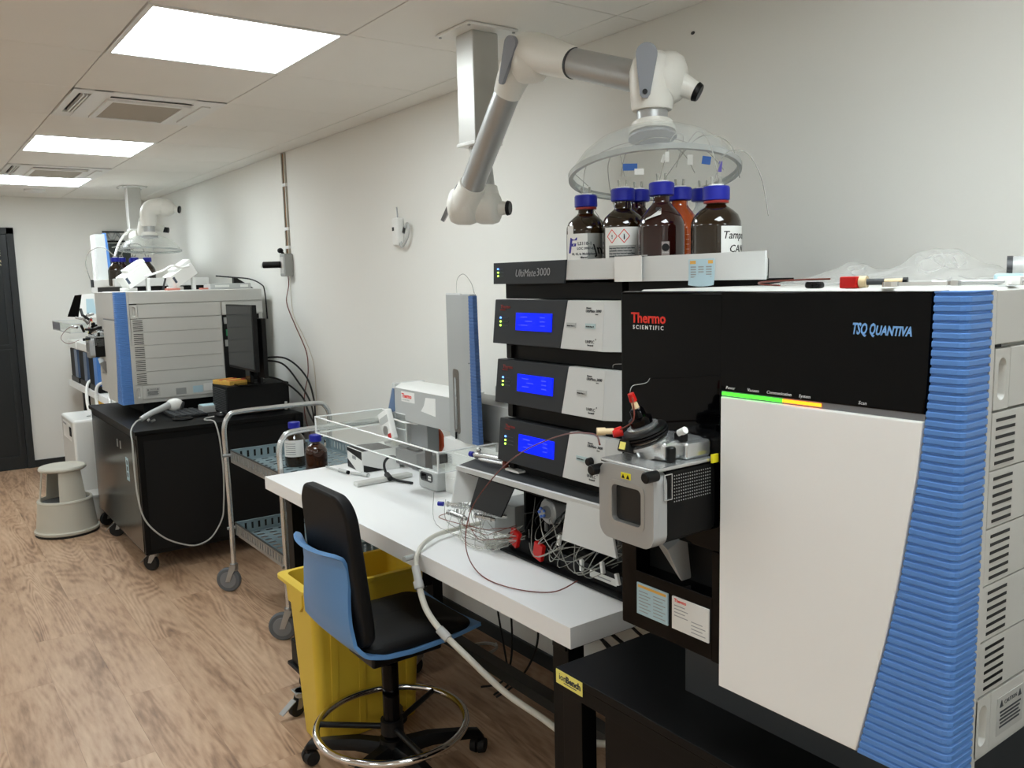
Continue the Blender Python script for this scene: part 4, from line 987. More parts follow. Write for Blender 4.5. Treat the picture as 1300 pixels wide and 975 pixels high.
for (x, y, z, m_, a, w, h_) in ((-.535, 1.480, 1.795, 'flag_blue', 0, .034, .016), (-.53, 1.455, 1.782, 'paper', 0, .022, .014), (-.545, 1.352, 1.802, 'paper', 0, .009, .022), (-.54, 1.368, 1.80, 'paper', .35, .008, .018),
                            (-.50, 1.325, 1.795, 'paper', 0, .012, .022), (-.44, 1.33, 1.798, 'flag_blue', .15, .020, .018), (-.532, 1.212, 1.765, 'flag_purple', .1, .007, .022)):
    if m_ not in M: M[m_] = mat(m_, (40, 92, 170) if m_ == 'flag_blue' else (70, 60, 140), .5)
    MB().box(x-.0006, x+.0006, y-w/2, y+w/2, z-h_/2, z+h_/2).rot(a, 'X', (x, y, z)).rot(.93, 'Z', (x, y, z)).build('tube_flag', M[m_], t, label={'flag_blue': 'blue printed flag', 'flag_purple': 'purple flag'}.get(m_, 'white flag'))
# ================================================================ robotic sampler standing on the white desk
t = thing('robotic_sampler', 'robotic liquid sampler on the white desk with tall syringe tower and long grey beam', 'lab instrument', (-.22, 2.7, .75))
bm_ = MB().prism([(-.30, .965), (-.145, .965), (-.145, 1.085), (-.19, 1.108), (-.27, 1.112), (-.30, 1.098)], 'y', 2.02, 3.145, .004)
M['motor_grey'] = mat('beam_grey', (176, 178, 176), .45)
b = bm_.build('beam', M['motor_grey'], t)
MB().prism([(-.302, 1.098), (-.27, 1.1135), (-.18, 1.1135), (-.19, 1.106), (-.30, 1.096)], 'y', 2.64, 3.14, .001).build('beam_top', M['white'], b)
MB().box(-.3015, -.30, 2.975, 3.085, 1.045, 1.088, .0005).build('name_plate', M['white'], b)
g = MB(); g.text('Thermo', (-.3019, 3.080, 1.062), .025, bold=.0008); g.build('maker_name', M['red_print'], b)
g = MB(); g.text('S C I E N T I F I C', (-.3019, 3.074, 1.051), .0078, bold=.0001); g.build('maker_name', M['grey_print'], b)
lg = MB().prism([(2.81, 1.082), (2.885, 1.078), (2.90, 1.045), (2.925, 1.02), (2.81, 1.01)], 'x', -.3016, -.30); lg.build('painted_mark', M['white'], b)
# slanted end cap with blue inlay
MB().prism([(3.145, 1.112), (3.165, 1.114), (3.215, 1.00), (3.245, .93), (3.20, .925), (3.145, .965)], 'x', -.30, -.15, .004).build('beam_end', M['mod_grey'], t)
MB().prism([(3.147, 1.092), (3.160, 1.092), (3.200, 1.003), (3.165, .990), (3.147, .995)], 'x', -.3025, -.299).build('end_inlay', mat('slate_blue', (92, 116, 150), .4), t)
# hand controller on the end
k = MB().box(-.335, -.305, 3.085, 3.175, .868, 1.0, .008, 3).rot(-.42, 'X', (-.32, 3.13, .93)).move((-.012, .025, .0)); kk = k.build('hand_controller', M['white_gloss'], t)
g = MB().box(-.3485, -.3465, 3.11, 3.185, .955, .985, .001).rot(-.42, 'X', (-.32, 3.13, .93)); g.build('controller_screen', M['petg'], kk)
g = MB().cyl((-.3465, 3.15, .925), (-.350, 3.15, .925), .020, seg=24).rot(-.42, 'X', (-.32, 3.13, .93)); g.build('button_wheel', M['zinc'], kk)
g = MB().box(-.3495, -.3465, 3.115, 3.14, .885, .905, .001).rot(-.42, 'X', (-.32, 3.13, .93)); g.build('stop_button', M['red'], kk)
MB().tube([(-.33, 3.10, .97), (-.31, 3.05, .96), (-.25, 3.0, .95)], .004, 6).build('controller_cable', M['white'], t)
# legs
MB().box(-.27, -.22, 3.125, 3.215, .752, .966, .003).build('leg', M['mod_grey'], t); MB().box(-.27, -.215, 2.935, 3.075, .752, .966, .003).build('leg', mat('leg_grey', (140, 142, 142), .45), t)
MB().box(-.285, -.28, 3.083, 3.09, .80, .965).build('cable_strip', M['white'], t)
# rear blocks to the right
MB().box(-.275, -.12, 2.02, 2.44, 1.02, 1.165, .005).build('beam_motor', M['motor_grey'], t); MB().box(-.285, -.12, 2.02, 2.44, .93, 1.012, .004).build('beam_motor', M['motor_grey'], t)
# tower with syringe slot and ribbed blue side
tw = MB().prism([(-.33, 2.66), (-.37, 2.50), (-.37, 2.44), (-.345, 2.437), (-.27, 2.55), (-.27, 2.66)], 'z', .962, 1.488, .002); tt = tw.build('tower', mat('tower_grey', (160, 162, 160), .45), t, sharp=15)
bl = MB(); n = 46
rows = []
for k_ in range(n):
    z = .966+.0113*k_; rows += [(z, .0015), (z+.0015, 0), (z+.0085, 0), (z+.0098, .0015)]
V = []
for z, g_ in rows:
    f = (1.486-z)/.52; V.append([bl.bm.verts.new(p) for p in ((-.368, 2.4435, z), (-.3745+g_, 2.442, z), (-.3745+g_, 2.416-.016*f+g_, z), (-.362, 2.408-.018*f+g_, z), (-.335, 2.447-.010*f, z))])
for A, B_ in zip(V, V[1:]):
    for i in range(4): bl.bm.faces.new((A[i], A[i+1], B_[i+1], B_[i]))
for R_ in (V[0], V[-1]): bl.bm.faces.new(R_)
bmesh.ops.recalc_face_normals(bl.bm, faces=bl.bm.faces); bl.build('blue_side', mat('tower_blue', (66, 100, 152), .45), t, sharp=25)
u = (Vector((-.37, 2.50, 0))-Vector((-.33, 2.66, 0))).normalized(); nn = Vector((-u.y, u.x, 0)); nn = nn if nn.x < 0 else -nn
def onface(a0, a1, z0, z1, off, m_, nm, r=.006, par=None):
    P0 = Vector((-.33, 2.66, 0)); mb = MB(); pts = rrect(a0, a1, z0, z1, r, 4)
    A = [mb.bm.verts.new(P0+u*a+Vector((0, 0, z))+nn*off) for a, z in pts]; B_ = [mb.bm.verts.new(P0+u*a+Vector((0, 0, z))+nn*(-.002)) for a, z in pts]
    mb.bm.faces.new(A)
    for i in range(len(A)): mb.bm.faces.new((A[i], B_[i], B_[(i+1) % len(A)], A[(i+1) % len(A)]))
    bmesh.ops.recalc_face_normals(mb.bm, faces=mb.bm.faces); return mb.build(nm, m_, par or t)
sl = onface(.055, .125, .985, 1.22, .0008, mat('slot_dark', (96, 90, 82), .4), 'syringe_slot', .018)
onface(.078, .100, 1.01, 1.19, .004, M['clear'], 'syringe', .004); onface(.086, .094, 1.0, 1.12, .006, M['alu'], 'plunger', .002)
MB().cyl(Vector((-.33, 2.66, 0))+u*.09+nn*.006+Vector((0, 0, .965)), Vector((-.33, 2.66, 0))+u*.09+nn*.006+Vector((0, 0, .99)), .004).build('needle_nut', M['black'], t)
onface(.0, .165, 1.4875, 1.4935, .0, M['mod_grey'], 'tower_cap', .002)
MB().tube([(-.32, 2.60, 1.49), (-.32, 2.595, 1.54), (-.315, 2.56, 1.56), (-.31, 2.52, 1.53), (-.31, 2.50, 1.49)], .0013, 6).build('tower_line', M['tubing'], t)
MB().cyl((-.3700, 2.455, 1.25), (-.3715, 2.455, 1.25), .002).build('tower_screw', M['black'], t)
# white sample drawers under the tower
wd = thing('sample_drawer_unit', 'white sample drawer unit below the syringe tower, behind acrylic guard', 'drawer unit', (-.25, 2.4, .75))
MB().box(-.36, -.10, 2.02, 2.66, .7505, .961, .004).build('body', M['white'], wd)
for q in range(3): MB().box(-.3635, -.358, 2.40, 2.65, .768+.05*q, .812+.05*q, .002).build('drawer', M['white_gloss'], wd)
MB().box(-.3635, -.358, 2.04, 2.38, .76, .90, .002).build('door', M['white_gloss'], wd)
g = MB()
for q in range(6): g.box(-.3645, -.3630, 2.60, 2.64, .90-.006*q, .902-.006*q)
g.build('printed_lines', M['grey_print'], wd)
MB().box(-.37, -.362, 2.335, 2.355, .84, .87).box(-.36, -.34, 2.30, 2.32, .955, .985).build('latch', M['zinc'], wd)
# acrylic guard rail
g0 = thing('acrylic_guard', 'clear acrylic guard frame projecting over the white desk round the sampler', 'guard', (-.45, 2.8, .92))
def pane(x0, x1, y0, y1, z0=.925, z1=.988):
    MB().box(x0, x1, y0, y1, z0, z1).build('pane', M['acryl'], g0)
    e = MB(); e.box(x0-.0012, x1+.0012, y0-.0012, y1+.0012, z1, z1+.0045, .0008, 1); e.box(x0-.0012, x1+.0012, y0-.0012, y1+.0012, z0-.004, z0, .0008, 1); e.build('bright_edge', M['acryl_edge'], g0)
pane(-.604, -.600, 2.30, 3.28); pane(-.600, -.30, 3.276, 3.28); pane(-.600, -.37, 2.296, 2.30); pane(-.30, -.296, 3.06, 3.28)
for (x, y) in ((-.602, 3.278), (-.602, 2.298)): MB().box(x-.003, x+.003, y-.003, y+.003, .922, .992, .001).build('corner_edge', M['acryl_edge'], g0)
MB().box(-.602, -.598, 2.34, 2.38, .93, .986).build('dark_bracket', M['black'], g0)
# grey tray (sample block) behind the guard
s = thing('sample_block', 'dark grey sample block lying behind acrylic guard beside the sampler legs', 'sample block', (-.42, 2.72, .84))
MB().box(-.50, -.45, 2.62, 2.78, .862, .922, .004).build('block', mat('block_grey', (92, 94, 96), .45), s); MB().box(-.49, -.46, 2.64, 2.70, .922, .932, .002).build('tray', M['black'], s); MB().box(-.49, -.455, 2.71, 2.775, .9225, .932, .003).build('tray', M['dark_grey'], s)
MB().box(-.455, -.362, 2.63, 2.65, .868, .90).build('support', M['black_metal'], s)
# wash station with oval keypad
w = thing('wash_station', 'small silver grey box with dark oval keypad on the white desk', 'wash station', (-.42, 2.72, .75))
MB().box(-.395, -.325, 2.665, 2.80, .7515, .826, .010, 4).build('housing', M['silver_p'] if 'silver_p' in M else mat('pale_silver', (188, 190, 188), .35), w)
MB().prism(rrect(2.69, 2.782, .783, .817, .014, 5), 'x', -.397, -.3945).build('keypad', M['dark_grey'], w)
g = MB(); 
for a in range(2):
    for b_ in range(2): g.box(-.3985, -.3968, 2.700+.011*a, 2.708+.011*a, .790+.010*b_, .797+.010*b_)
g.build('keys', M['white'], w); MB().box(-.3985, -.3968, 2.735, 2.77, .790, .811).build('display', M['black_gloss'], w)
# black coiled lead
q = MB().tube([(-.41, 2.90, .84), (-.43, 2.95, .85), (-.44, 2.99, .82), (-.44, 2.98, .78), (-.43, 2.93, .760), (-.40, 2.84, .757)], .0055, 10, 8).cyl((-.44, 2.975, .775), (-.445, 2.935, .765), .011, seg=14)
tag(q.build('black_cable', M['cable_black']), 'thick black lead curling on the white desk beside the wash station', 'cable')
# orange knob and roll seen behind the sampler legs
tag(MB().lathe([(0, -.015), (.045, -.015), (.055, -.006), (.055, .006), (.045, .015), (0, .015)], (-.17, 3.035, .865), (-1, 0, .1), 32).cyl((-.186, 3.035, .863), (-.20, 3.035, .862), .01).build('orange_wheel', mat('orange_red', (206, 84, 44), .45)), 'orange-red disc standing behind the sampler beam', 'disc')
r_ = thing('paper_roll', 'white roll on a rounded white stand behind acrylic guard', 'roll', (-.2, 3.3, .75))
MB().lathe([(0, -.03), (.075, -.03), (.085, -.02), (.085, .02), (.075, .03), (0, .03)], (-.21, 3.32, .845), (-1, 0, 0), 36).build('roll', mat('ivory', (226, 224, 204), .6), r_)
MB().box(-.26, -.16, 3.28, 3.50, .7515, .80, .01, 3).box(-.25, -.17, 3.42, 3.50, .80, .905, .012, 3).build('stand', M['white_gloss'], r_)
r_.location.y -= .12; 
w_ = tag(MB().prism([(2.60, .945), (2.76, .945), (2.72, 1.0), (2.66, 1.03), (2.60, 1.02)], 'x', -.20, -.15, .006).build('ivory_case', mat('ivory_case', (220, 214, 190), .5)), 'ivory rounded case behind the sampler beam, left of tower', 'case')
# carton, pens, bars
c = thing('carton', 'small white carton with black diagonal printing on the white desk', 'box', (-.36, 3.3, .75))
cx0, cx1, cy0, cy1, cz1 = -.455, -.285, 3.14, 3.30, .842
ct = MB().box(cx0, cx1, cy0, cy1, .7512, cz1, .0015).build('carton_body', M['paper'], c)
g = MB(); g.prism([(cy1-.002, cz1-.002), (cy0+.004, cz1-.002), (cy0+.004, .805), (cy1-.002, cz1-.016)], 'x', cx0-.0008, cx0); g.prism([(cy1-.002, .755), (cy1-.002, .79), (cy0+.07, .755)], 'x', cx0-.0008, cx0)
g.hexa([(cx0+.004, cy0+.004, cz1), (cx1-.03, cy0+.004, cz1), (cx1-.03, cy1-.01, cz1), (cx0+.004, cy1-.004, cz1), (cx0+.004, cy0+.004, cz1+.0008), (cx1-.03, cy0+.004, cz1+.0008), (cx1-.03, cy1-.03, cz1+.0008), (cx0+.004, cy1-.004, cz1+.0008)])
g.prism([(cx0+.005, .753), (cx0+.10, .753), (cx0+.005, .785)], 'y', cy0-.0008, cy0); g.build('black_print', M['black'], ct)
g = MB(); g.box(cx0-.0009, cx0-.0001, 3.205, 3.245, .798, .812); g.build('logo_print', M['grey_print'], ct)
c.rotation_euler = (0, 0, -.05)
p1 = thing('marker_pen', 'clear syringe-like pen lying on white desk, farther one', 'pen', (-.52, 3.25, .75), 'clear pens on the desk')
MB().cyl((-.535, 3.35, .757), (-.525, 3.24, .758), .0035).cyl((-.525, 3.24, .759), (-.515, 3.18, .759), .0075, seg=14).build('barrel', M['petg'], p1); MB().cyl((-.515, 3.18, .759), (-.514, 3.172, .759), .008, seg=14).build('end_cap', M['black'], p1)
p2 = thing('marker_pen', 'clear capped tube pen lying on the white desk, nearer one by the carton', 'pen', (-.5, 3.1, .75), 'clear pens on the desk')
MB().cyl((-.505, 3.165, .757), (-.485, 3.11, .758), .006).cyl((-.485, 3.11, .760), (-.475, 3.07, .760), .009, seg=14).build('barrel', M['petg'], p2); MB().cyl((-.4755, 3.072, .760), (-.474, 3.066, .760), .007, seg=14).build('end_cap', M['steel'], p2)
tag(MB().box(-.585, -.335, 2.945, 2.985, .7512, .768, .005, 3).rot(.04, 'Z', (-.46, 2.96, .75)).build('support_bar', mat('pale_bar', (206, 206, 200), .4)), 'pale grey flat bar lying across the white desk before the wash station', 'bar')
tag(MB().box(-.62, -.45, 1.985, 2.02, .7512, .768, .004, 2).build('support_bar', mat('pale_bar2', (196, 198, 192), .4)), 'short pale bar lying under the capillary tangle beside the autosampler tray', 'bar')
tag(MB().box(-.54, -.42, 1.97, 2.08, .769, .87, .005, 2).build('grey_block', mat('mid_grey_block', (150, 152, 150), .5)), 'mid grey plastic block behind the capillary tangle', 'block')
wl = tag(MB().lathe([(.0, 0), (.05, .0), (.052, .02), (.045, .075), (0, .078)], (-.47, 2.16, .7515), (0, 0, 1), 28).build('white_beaker', M['petg']), 'whitish rounded beaker behind the steel column fittings on the desk', 'beaker')
# ================================================================ loose things on top of the near spectrometer
ZT = 1.5155
b = MB()
def bagf(u, v):
    x = -.66+.44*v; y = 1.10-.47*u-.10*(1-v)
    hump = .034*math.exp(-((u-.22)/.10)**2)*math.exp(-((v-.45)/.3)**2) + .050*math.exp(-((u-.56)/.14)**2)*math.exp(-((v-.5)/.3)**2) + .008*math.exp(-((u-.8)/.2)**2)
    e = math.sin(PI*min(1, max(0, u)))**.35*math.sin(PI*min(1, max(0, v)))**.4
    cr = .0045*math.sin(23*u+5*v)*math.sin(17*v+3*u)+.003*math.sin(41*u-13*v)+.0018*math.sin(67*u+31*v)
    return (x, y, ZT+.002+e*(hump+cr+.010))
tag(MB().grid(bagf, 46, 30).build('plastic_bag', M['bag'], sharp=18), 'crumpled clear plastic bag lying on top of the near spectrometer', 'bag')
tag(MB().box(-.842, -.828, .758, .786, ZT, ZT+.010, .004, 3).cyl((-.842, .773, ZT+.005), (-.844, .773, ZT+.005), .003).cyl((-.842, .763, ZT+.006), (-.844, .763, ZT+.006), .002).build('small_camera', M['black']), 'tiny dark camera-like block at the front edge of the near spectrometer top', 'camera')
t = thing('label_tool', 'red handled tool with black shaft on the spectrometer top', 'tool', (-.84, .69, ZT))
MB().box(-.850, -.830, .694, .721, ZT, ZT+.017, .002).build('red_block', M['red'], t); MB().cyl((-.84, .694, ZT+.009), (-.838, .684, ZT+.009), .0085, seg=16).build('collar', M['cream'], t)
MB().cyl((-.838, .684, ZT+.009), (-.832, .661, ZT+.009), .0045, seg=12).build('shaft', M['dark_grey'], t); MB().cyl((-.832, .661, ZT+.009), (-.825, .638, ZT+.009), .004).build('end_sleeve', M['cream'], t); MB().cyl((-.825, .638, ZT+.0095), (-.823, .632, ZT+.0095), .005).build('tip', M['black'], t)
tag(MB().tube([(-.852, .735, ZT+.014), (-.84, .80, ZT+.013), (-.82, .88, ZT+.010), (-.79, .905, ZT+.006), (-.80, .86, ZT+.004)], .0014, 6, 8).build('brown_capillary', M['peek']), 'brown capillary loop on the spectrometer top left of the red tool', 'tubing')
sp = MB(); sp.cyl((-.85, .642, ZT+.002), (-.85, .642, ZT+.009), .011, seg=12); sp.hexa([(-.848, .640, ZT+.003), (-.80, .578, ZT+.003), (-.795, .583, ZT+.003), (-.842, .647, ZT+.003), (-.848, .640, ZT+.008), (-.80, .578, ZT+.008), (-.795, .583, ZT+.008), (-.842, .647, ZT+.008)]); sp.cyl((-.80, .580, ZT+.002), (-.80, .580, ZT+.009), .009, seg=6)
tag(sp.build('spanner', M['chrome']), 'small shiny spanner at the front edge of the spectrometer top', 'wrench')
s = thing('long_syringe', 'long thin glass syringe with white flange on the spectrometer top', 'syringe', (-.76, .58, ZT))
MB().cyl((-.78, .62, ZT+.006), (-.745, .515, ZT+.006), .0035).build('barrel', M['alu'], s); MB().box(-.755, -.735, .515, .545, ZT+.001, ZT+.013, .002).build('flange', M['paper'], s)
tag(MB().box(-.66, -.60, .515, .60, ZT, ZT+.016, .003).rot(.4, 'Z', (-.63, .55, ZT)).build('blue_packet', M['paper_blue']), 'flat pale blue packet behind the long syringe on the spectrometer top', 'packet')
t = thing('clear_cylinder', 'grey transparent cylinder lying on the spectrometer top near the right edge of the photo', 'cylinder', (-.5, .6, ZT))
MB().cyl((-.475, .655, ZT+.022), (-.40, .49, ZT+.022), .021, seg=28).build('barrel', M['petg'], t); MB().cyl((-.4755, .656, ZT+.022), (-.472, .648, ZT+.022), .0215, seg=28).build('end_disc', M['dark_grey'], t)
MB().cyl((-.53, .54, ZT+.018), (-.52, .52, ZT+.018), .012).build('knob', M['black'], t)
MB().tube([(-.78, .52, ZT+.003), (-.70, .54, ZT+.006), (-.60, .53, ZT+.012), (-.53, .535, ZT+.016)], .0022, 6, 8).build('white_lead', M['white'], t)
# ================================================================ white desk
DX0, DX1, DY0, DY1 = -.795, -.03, 1.413, 3.379
t = thing('work_desk', 'long white topped desk on black steel frame along the wall', 'desk', (-.41, 2.4, 0))
MB().box(DX0, DX1, DY0, DY1, .698, .75, .0015).build('desk_top', M['desk'], t)
for y in (1.47, 3.20):
    for x in (-.755, -.115):
        MB().box(x, x+.05, y, y+.06, .012, .672, .003).build('leg', M['black_metal'], t); MB().cyl((x+.025, y+.03, 0), (x+.025, y+.03, .014), .018).build('foot', M['black'], t)
    MB().box(-.76, -.06, y+.005, y+.055, .66, .697, .002).build('frame_rail', M['black_metal'], t)
    MB().box(-.71, -.11, y+.01, y+.05, .17, .25, .002).build('frame_rail', M['black_metal'], t)
MB().box(-.75, -.72, 1.53, 3.20, .672, .697, .002).build('frame_rail', M['black_metal'], t)
MB().box(-.425, -.375, 1.50, 3.23, .190, .228, .003).build('cross_bar', mat('bar_charcoal', (48, 50, 50), .5), t)
# black bench under the near spectrometer
t = thing('black_bench', 'low black bench with yellow tag carrying the near spectrometer', 'bench', (-.47, .6, 0))
BX0 = -.915
MB().box(BX0, -.03, -.35, 1.318, .712, .73, .003).build('bench_top', M['bench'], t)
MB().box(BX0+.001, -.035, -.35, 1.316, .682, .712, .001).build('apron', M['black_metal'], t)
MB().box(BX0+.003, -.04, -.35, 1.17, .10, .682, .002).build('pump_cabinet', mat('cabinet_black', (13, 11, 10), .5, spec=0.2), t)
for x in (BX0+.008, -.09):
    MB().box(x, x+.04, 1.245, 1.305, .03, .682, .002).build('leg', M['black_metal'], t); MB().cyl((x+.02, 1.275, 0), (x+.02, 1.275, .03), .02).build('foot', M['black'], t)
    MB().box(x, x+.04, -.34, -.28, 0, .1, .002).build('leg', M['black_metal'], t)
MB().box(-.86, -.09, 1.255, 1.295, .10, .15, .002).build('frame_rail', M['black_metal'], t)
pl = MB().box(BX0-.0012, BX0, 1.232, 1.316, .697, .7275, .0004).build('yellow_tag', M['pale_yellow'], t, label='pale yellow name tag on the bench corner')
g = MB(); g.text('ion', (BX0-.0015, 1.306, .7085), .019, bold=.0001); g.text('Bench', (BX0-.0015, 1.284, .7085), .019, bold=.0007); g.box(BX0-.0018, BX0-.0013, 1.25, 1.29, .7035, .705); g.build('tag_lettering', M['dark_print'], pl)

# ================================================================ stool
SX, SY = -.83, 2.25
t = thing('lab_stool', 'blue shell lab stool with black pads and chrome foot ring', 'stool', (SX, SY, 0))
prof = [(-1.082, .785), (-1.062, .774), (-1.050, .745), (-1.046, .66), (-1.038, .58), (-1.022, .515), (-.985, .474), (-.92, .458), (-.84, .452), (-.72, .456), (-.59, .466)]
def shell(u, v):
    n = len(prof)-1; f = u*n; i = min(int(f), n-1); a, b = prof[i], prof[i+1]; k = f-i
    x, z = a[0]+(b[0]-a[0])*k, a[1]+(b[1]-a[1])*k
    w = .158 + .034*min(1, max(0, (u-.35)/.3)) - (.014*max(0, (.15-u)/.15)**2) - .015*max(0, (u-.85)/.15)**2
    s = (v-.5)*2
    back = max(0, min(1, (.55-u)/.3))
    return (x+back*.030*s*s*(1 if True else 0), SY+.018+w*s, z+(1-back)*.010*s*s)
MB().grid(shell, 44, 16, .011).build('shell', M['chair_blue'], t, sharp=50)
MB().box(-1.040, -1.0385, SY-.03, SY-.01, .705, .722).build('maker_mark', M['zinc'], t) if False else None
def pad_out(n=10):
    pts = []
    hw, z0, z1 = .174, .508, .955
    def arc(cy, cz, r, a0, a1):
        for k in range(n+1):
            a = math.radians(a0+(a1-a0)*k/n); pts.append((cy+r*math.cos(a), cz+r*math.sin(a)))
    arc(hw-.075-.012, z1-.075, .075, 0, 90); arc(-(hw-.075-.012), z1-.075, .075, 90, 180); arc(-(hw-.05), z0+.05, .05, 180, 270); arc(hw-.05, z0+.05, .05, 270, 360)
    return pts
po = pad_out(); pm = MB(); rings = []
for off, xx in ((.012, -.012), (.002, -.006), (0, .0), (0, .016), (.003, .024), (.016, .031), (.06, .034)):
    rings.append([pm.bm.verts.new((-.990+xx-.085*(q[1]-.5)+.35*(q[0])**2, SY-.005+q[0]*(1-off/.18), .73+(q[1]-.73)*(1-off/.22))) for q in po])
for A, B_ in zip(rings, rings[1:]):
    for k in range(len(A)): pm.bm.faces.new((A[k], A[(k+1) % len(A)], B_[(k+1) % len(A)], B_[k]))
pm.bm.faces.new(rings[-1]); pm.bm.faces.new(list(reversed(rings[0]))); bmesh.ops.recalc_face_normals(pm.bm, faces=pm.bm.faces)
pm.build('back_pad', M['chair_black'], t, sharp=40)
MB().prism(rrect(SY-.11, SY+.13, .56, .78, .04), 'x', -1.012, -.985, .004).build('pad_mount', M['black'], t)
def seatf(q):
    pass
sp = MB(); out = [(x, y) for x, y in rrect(-.985, -.598, SY-.162, SY+.198, .07, 8)]
rings = []
for off, z in ((.02, .466), (.004, .472), (0, .484), (.004, .497), (.018, .506), (.06, .510), (.14, .506)):
    rings.append([sp.bm.verts.new((-.795+(x+.795)*(1-off/.19), SY-.005+(y-SY+.005)*(1-off/.19), z-.012*max(0, (x+.68)/.08)**2*(1 if x > -.68 else 0))) for x, y in out])
for A, B_ in zip(rings, rings[1:]):
    for k in range(len(A)): sp.bm.faces.new((A[k], A[(k+1) % len(A)], B_[(k+1) % len(A)], B_[k]))
sp.bm.faces.new(rings[-1]); sp.bm.faces.new(list(reversed(rings[0]))); bmesh.ops.recalc_face_normals(sp.bm, faces=sp.bm.faces)
sp.build('seat_pad', M['chair_black'], t, sharp=40)
MB().box(-.93, -.69, SY-.09, SY+.08, .405, .450, .01, 3).box(-.72, -.60, SY-.02, SY+.02, .425, .440, .004).build('mechanism', M['black'], t)
MB().cyl((SX, SY, .36), (SX, SY, .41), .018).cyl((SX, SY, .09), (SX, SY, .37), .0265, seg=28).build('column', M['black_gloss'], t)
MB().cyl((SX, SY, .06), (SX, SY, .125), .045, .040, seg=28).build('hub', M['black'], t)
MB().tube([(SX+.232*math.cos(2*PI*k/40), SY+.232*math.sin(2*PI*k/40), .172) for k in range(40)], .0115, 14, 2, closed=True).build('foot_ring', M['chrome'], t, sharp=60)
angs = [131+72*k for k in range(5)]
for k in range(5):
    a = math.radians(angs[k]); c_, s_ = math.cos(a), math.sin(a)
    mb = MB(); pr = []
    for r_, z_, w_, h_ in ((.03, .085, .028, .026), (.12, .090, .024, .022), (.22, .078, .020, .018), (.285, .068, .018, .014), (.30, .052, .016, .010)):
        cx, cy = SX+r_*c_, SY+r_*s_
        pr.append([mb.bm.verts.new((cx-s_*w_*i, cy+c_*w_*i, z_+h_*j*(.6 if j < 0 else 1))) for i, j in ((-1, -1), (1, -1), (1, .3), (.6, 1), (-.6, 1), (-1, .3))])
    for A, B_ in zip(pr, pr[1:]):
        for i in range(6): mb.bm.faces.new((A[i], A[(i+1) % 6], B_[(i+1) % 6], B_[i]))
    mb.bm.faces.new(pr[0]); mb.bm.faces.new(pr[-1]); bmesh.ops.recalc_face_normals(mb.bm, faces=mb.bm.faces)
    mb.build('base_arm', M['black'], t, sharp=50)
    b = math.radians(angs[k]+50); wx, wy = SX+.285*c_, SY+.285*s_; ox, oy = math.cos(b), math.sin(b)
    cs = MB()
    for sgn in (-1, 1): cs.cyl((wx-oy*.004*sgn, wy+ox*.004*sgn, .0265), (wx-oy*.024*sgn, wy+ox*.024*sgn, .0265), .026, .022, seg=20)
    cs.build('caster', M['rubber_dark'], t)
    MB().cyl((wx, wy, .02), (wx, wy, .062), .010).box(wx-.016, wx+.016, wy-.016, wy+.016, .040, .056, .006).build('caster_stem', M['black'], t)
    # ring spokes
for k in range(3):
    a = math.radians(25+120*k); MB().cyl((SX+.02*math.cos(a), SY+.02*math.sin(a), .16), (SX+.225*math.cos(a), SY+.225*math.sin(a), .172), .009).build('ring_spoke', M['black'], t)
MB().cyl((SX, SY, .14), (SX, SY, .185), .036).build('ring_collar', M['black'], t)

# ================================================================ yellow bin
t = thing('waste_bin', 'tall yellow plastic clinical waste bin behind the stool', 'bin', (-.77, 2.62, 0))
def rr4(x0, x1, y0, y1, r, n=4): return rrect(x0, x1, y0, y1, r, n)
lv = [(0, -.945, -.59, 2.535, 2.675, .03), (.004, -.952, -.583, 2.528, 2.683, .03), (.47, -.970, -.565, 2.498, 2.715, .03), (.47, -.976, -.558, 2.49, 2.722, .03), (.545, -.980, -.554, 2.487, 2.725, .03), (.55, -1.003, -.542, 2.475, 2.738, .032), (.562, -1.003, -.542, 2.475, 2.738, .032),
      (.562, -.972, -.560, 2.493, 2.720, .03), (.30, -.962, -.572, 2.51, 2.70, .03), (.02, -.945, -.59, 2.535, 2.675, .03)]
mb = MB(); R_ = []
for z, x0, x1, y0, y1, r in lv: R_.append([mb.bm.verts.new((x, y, z)) for x, y in rr4(x0, x1, y0, y1, r)])
for A, B_ in zip(R_, R_[1:]):
    for k in range(len(A)): mb.bm.faces.new((A[k], A[(k+1) % len(A)], B_[(k+1) % len(A)], B_[k]))
mb.bm.faces.new(R_[-1]); mb.bm.faces.new(list(reversed(R_[0]))); bmesh.ops.recalc_face_normals(mb.bm, faces=mb.bm.faces)
mb.build('bin_body', M['yellow'], t, sharp=35)
for x in (-.90, -.80, -.70, -.62):
    MB().hexa([(x-.012, 2.524, .03), (x+.012, 2.524, .03), (x+.012, 2.532, .03), (x-.012, 2.532, .03), (x-.014, 2.494, .455), (x+.014, 2.494, .455), (x+.014, 2.502, .455), (x-.014, 2.502, .455)], .002).build('rib', M['yellow'], t)
MB().prism([(2.55, .55), (2.67, .55), (2.665, .49), (2.64, .465), (2.61, .458), (2.58, .465), (2.555, .49)], 'x', -.984, -.970, .004).build('handle', M['yellow'], t)
MB().box(-.745, -.655, 2.5085, 2.5115, .27, .39).rot(-.07, 'X', (-.7, 2.51, .33)).move((0, -.002, 0)).build('bin_label', mat('ochre_label', (176, 150, 40), .6), t)
g = MB()
for k in range(7): g.box(-.738, -.67+.006*(k % 3), 2.5065, 2.508, .375-.013*k, .379-.013*k)
g.rot(-.07, 'X', (-.7, 2.51, .33)).move((0, -.002, 0)).build('label_print', M['dark_print'], t)
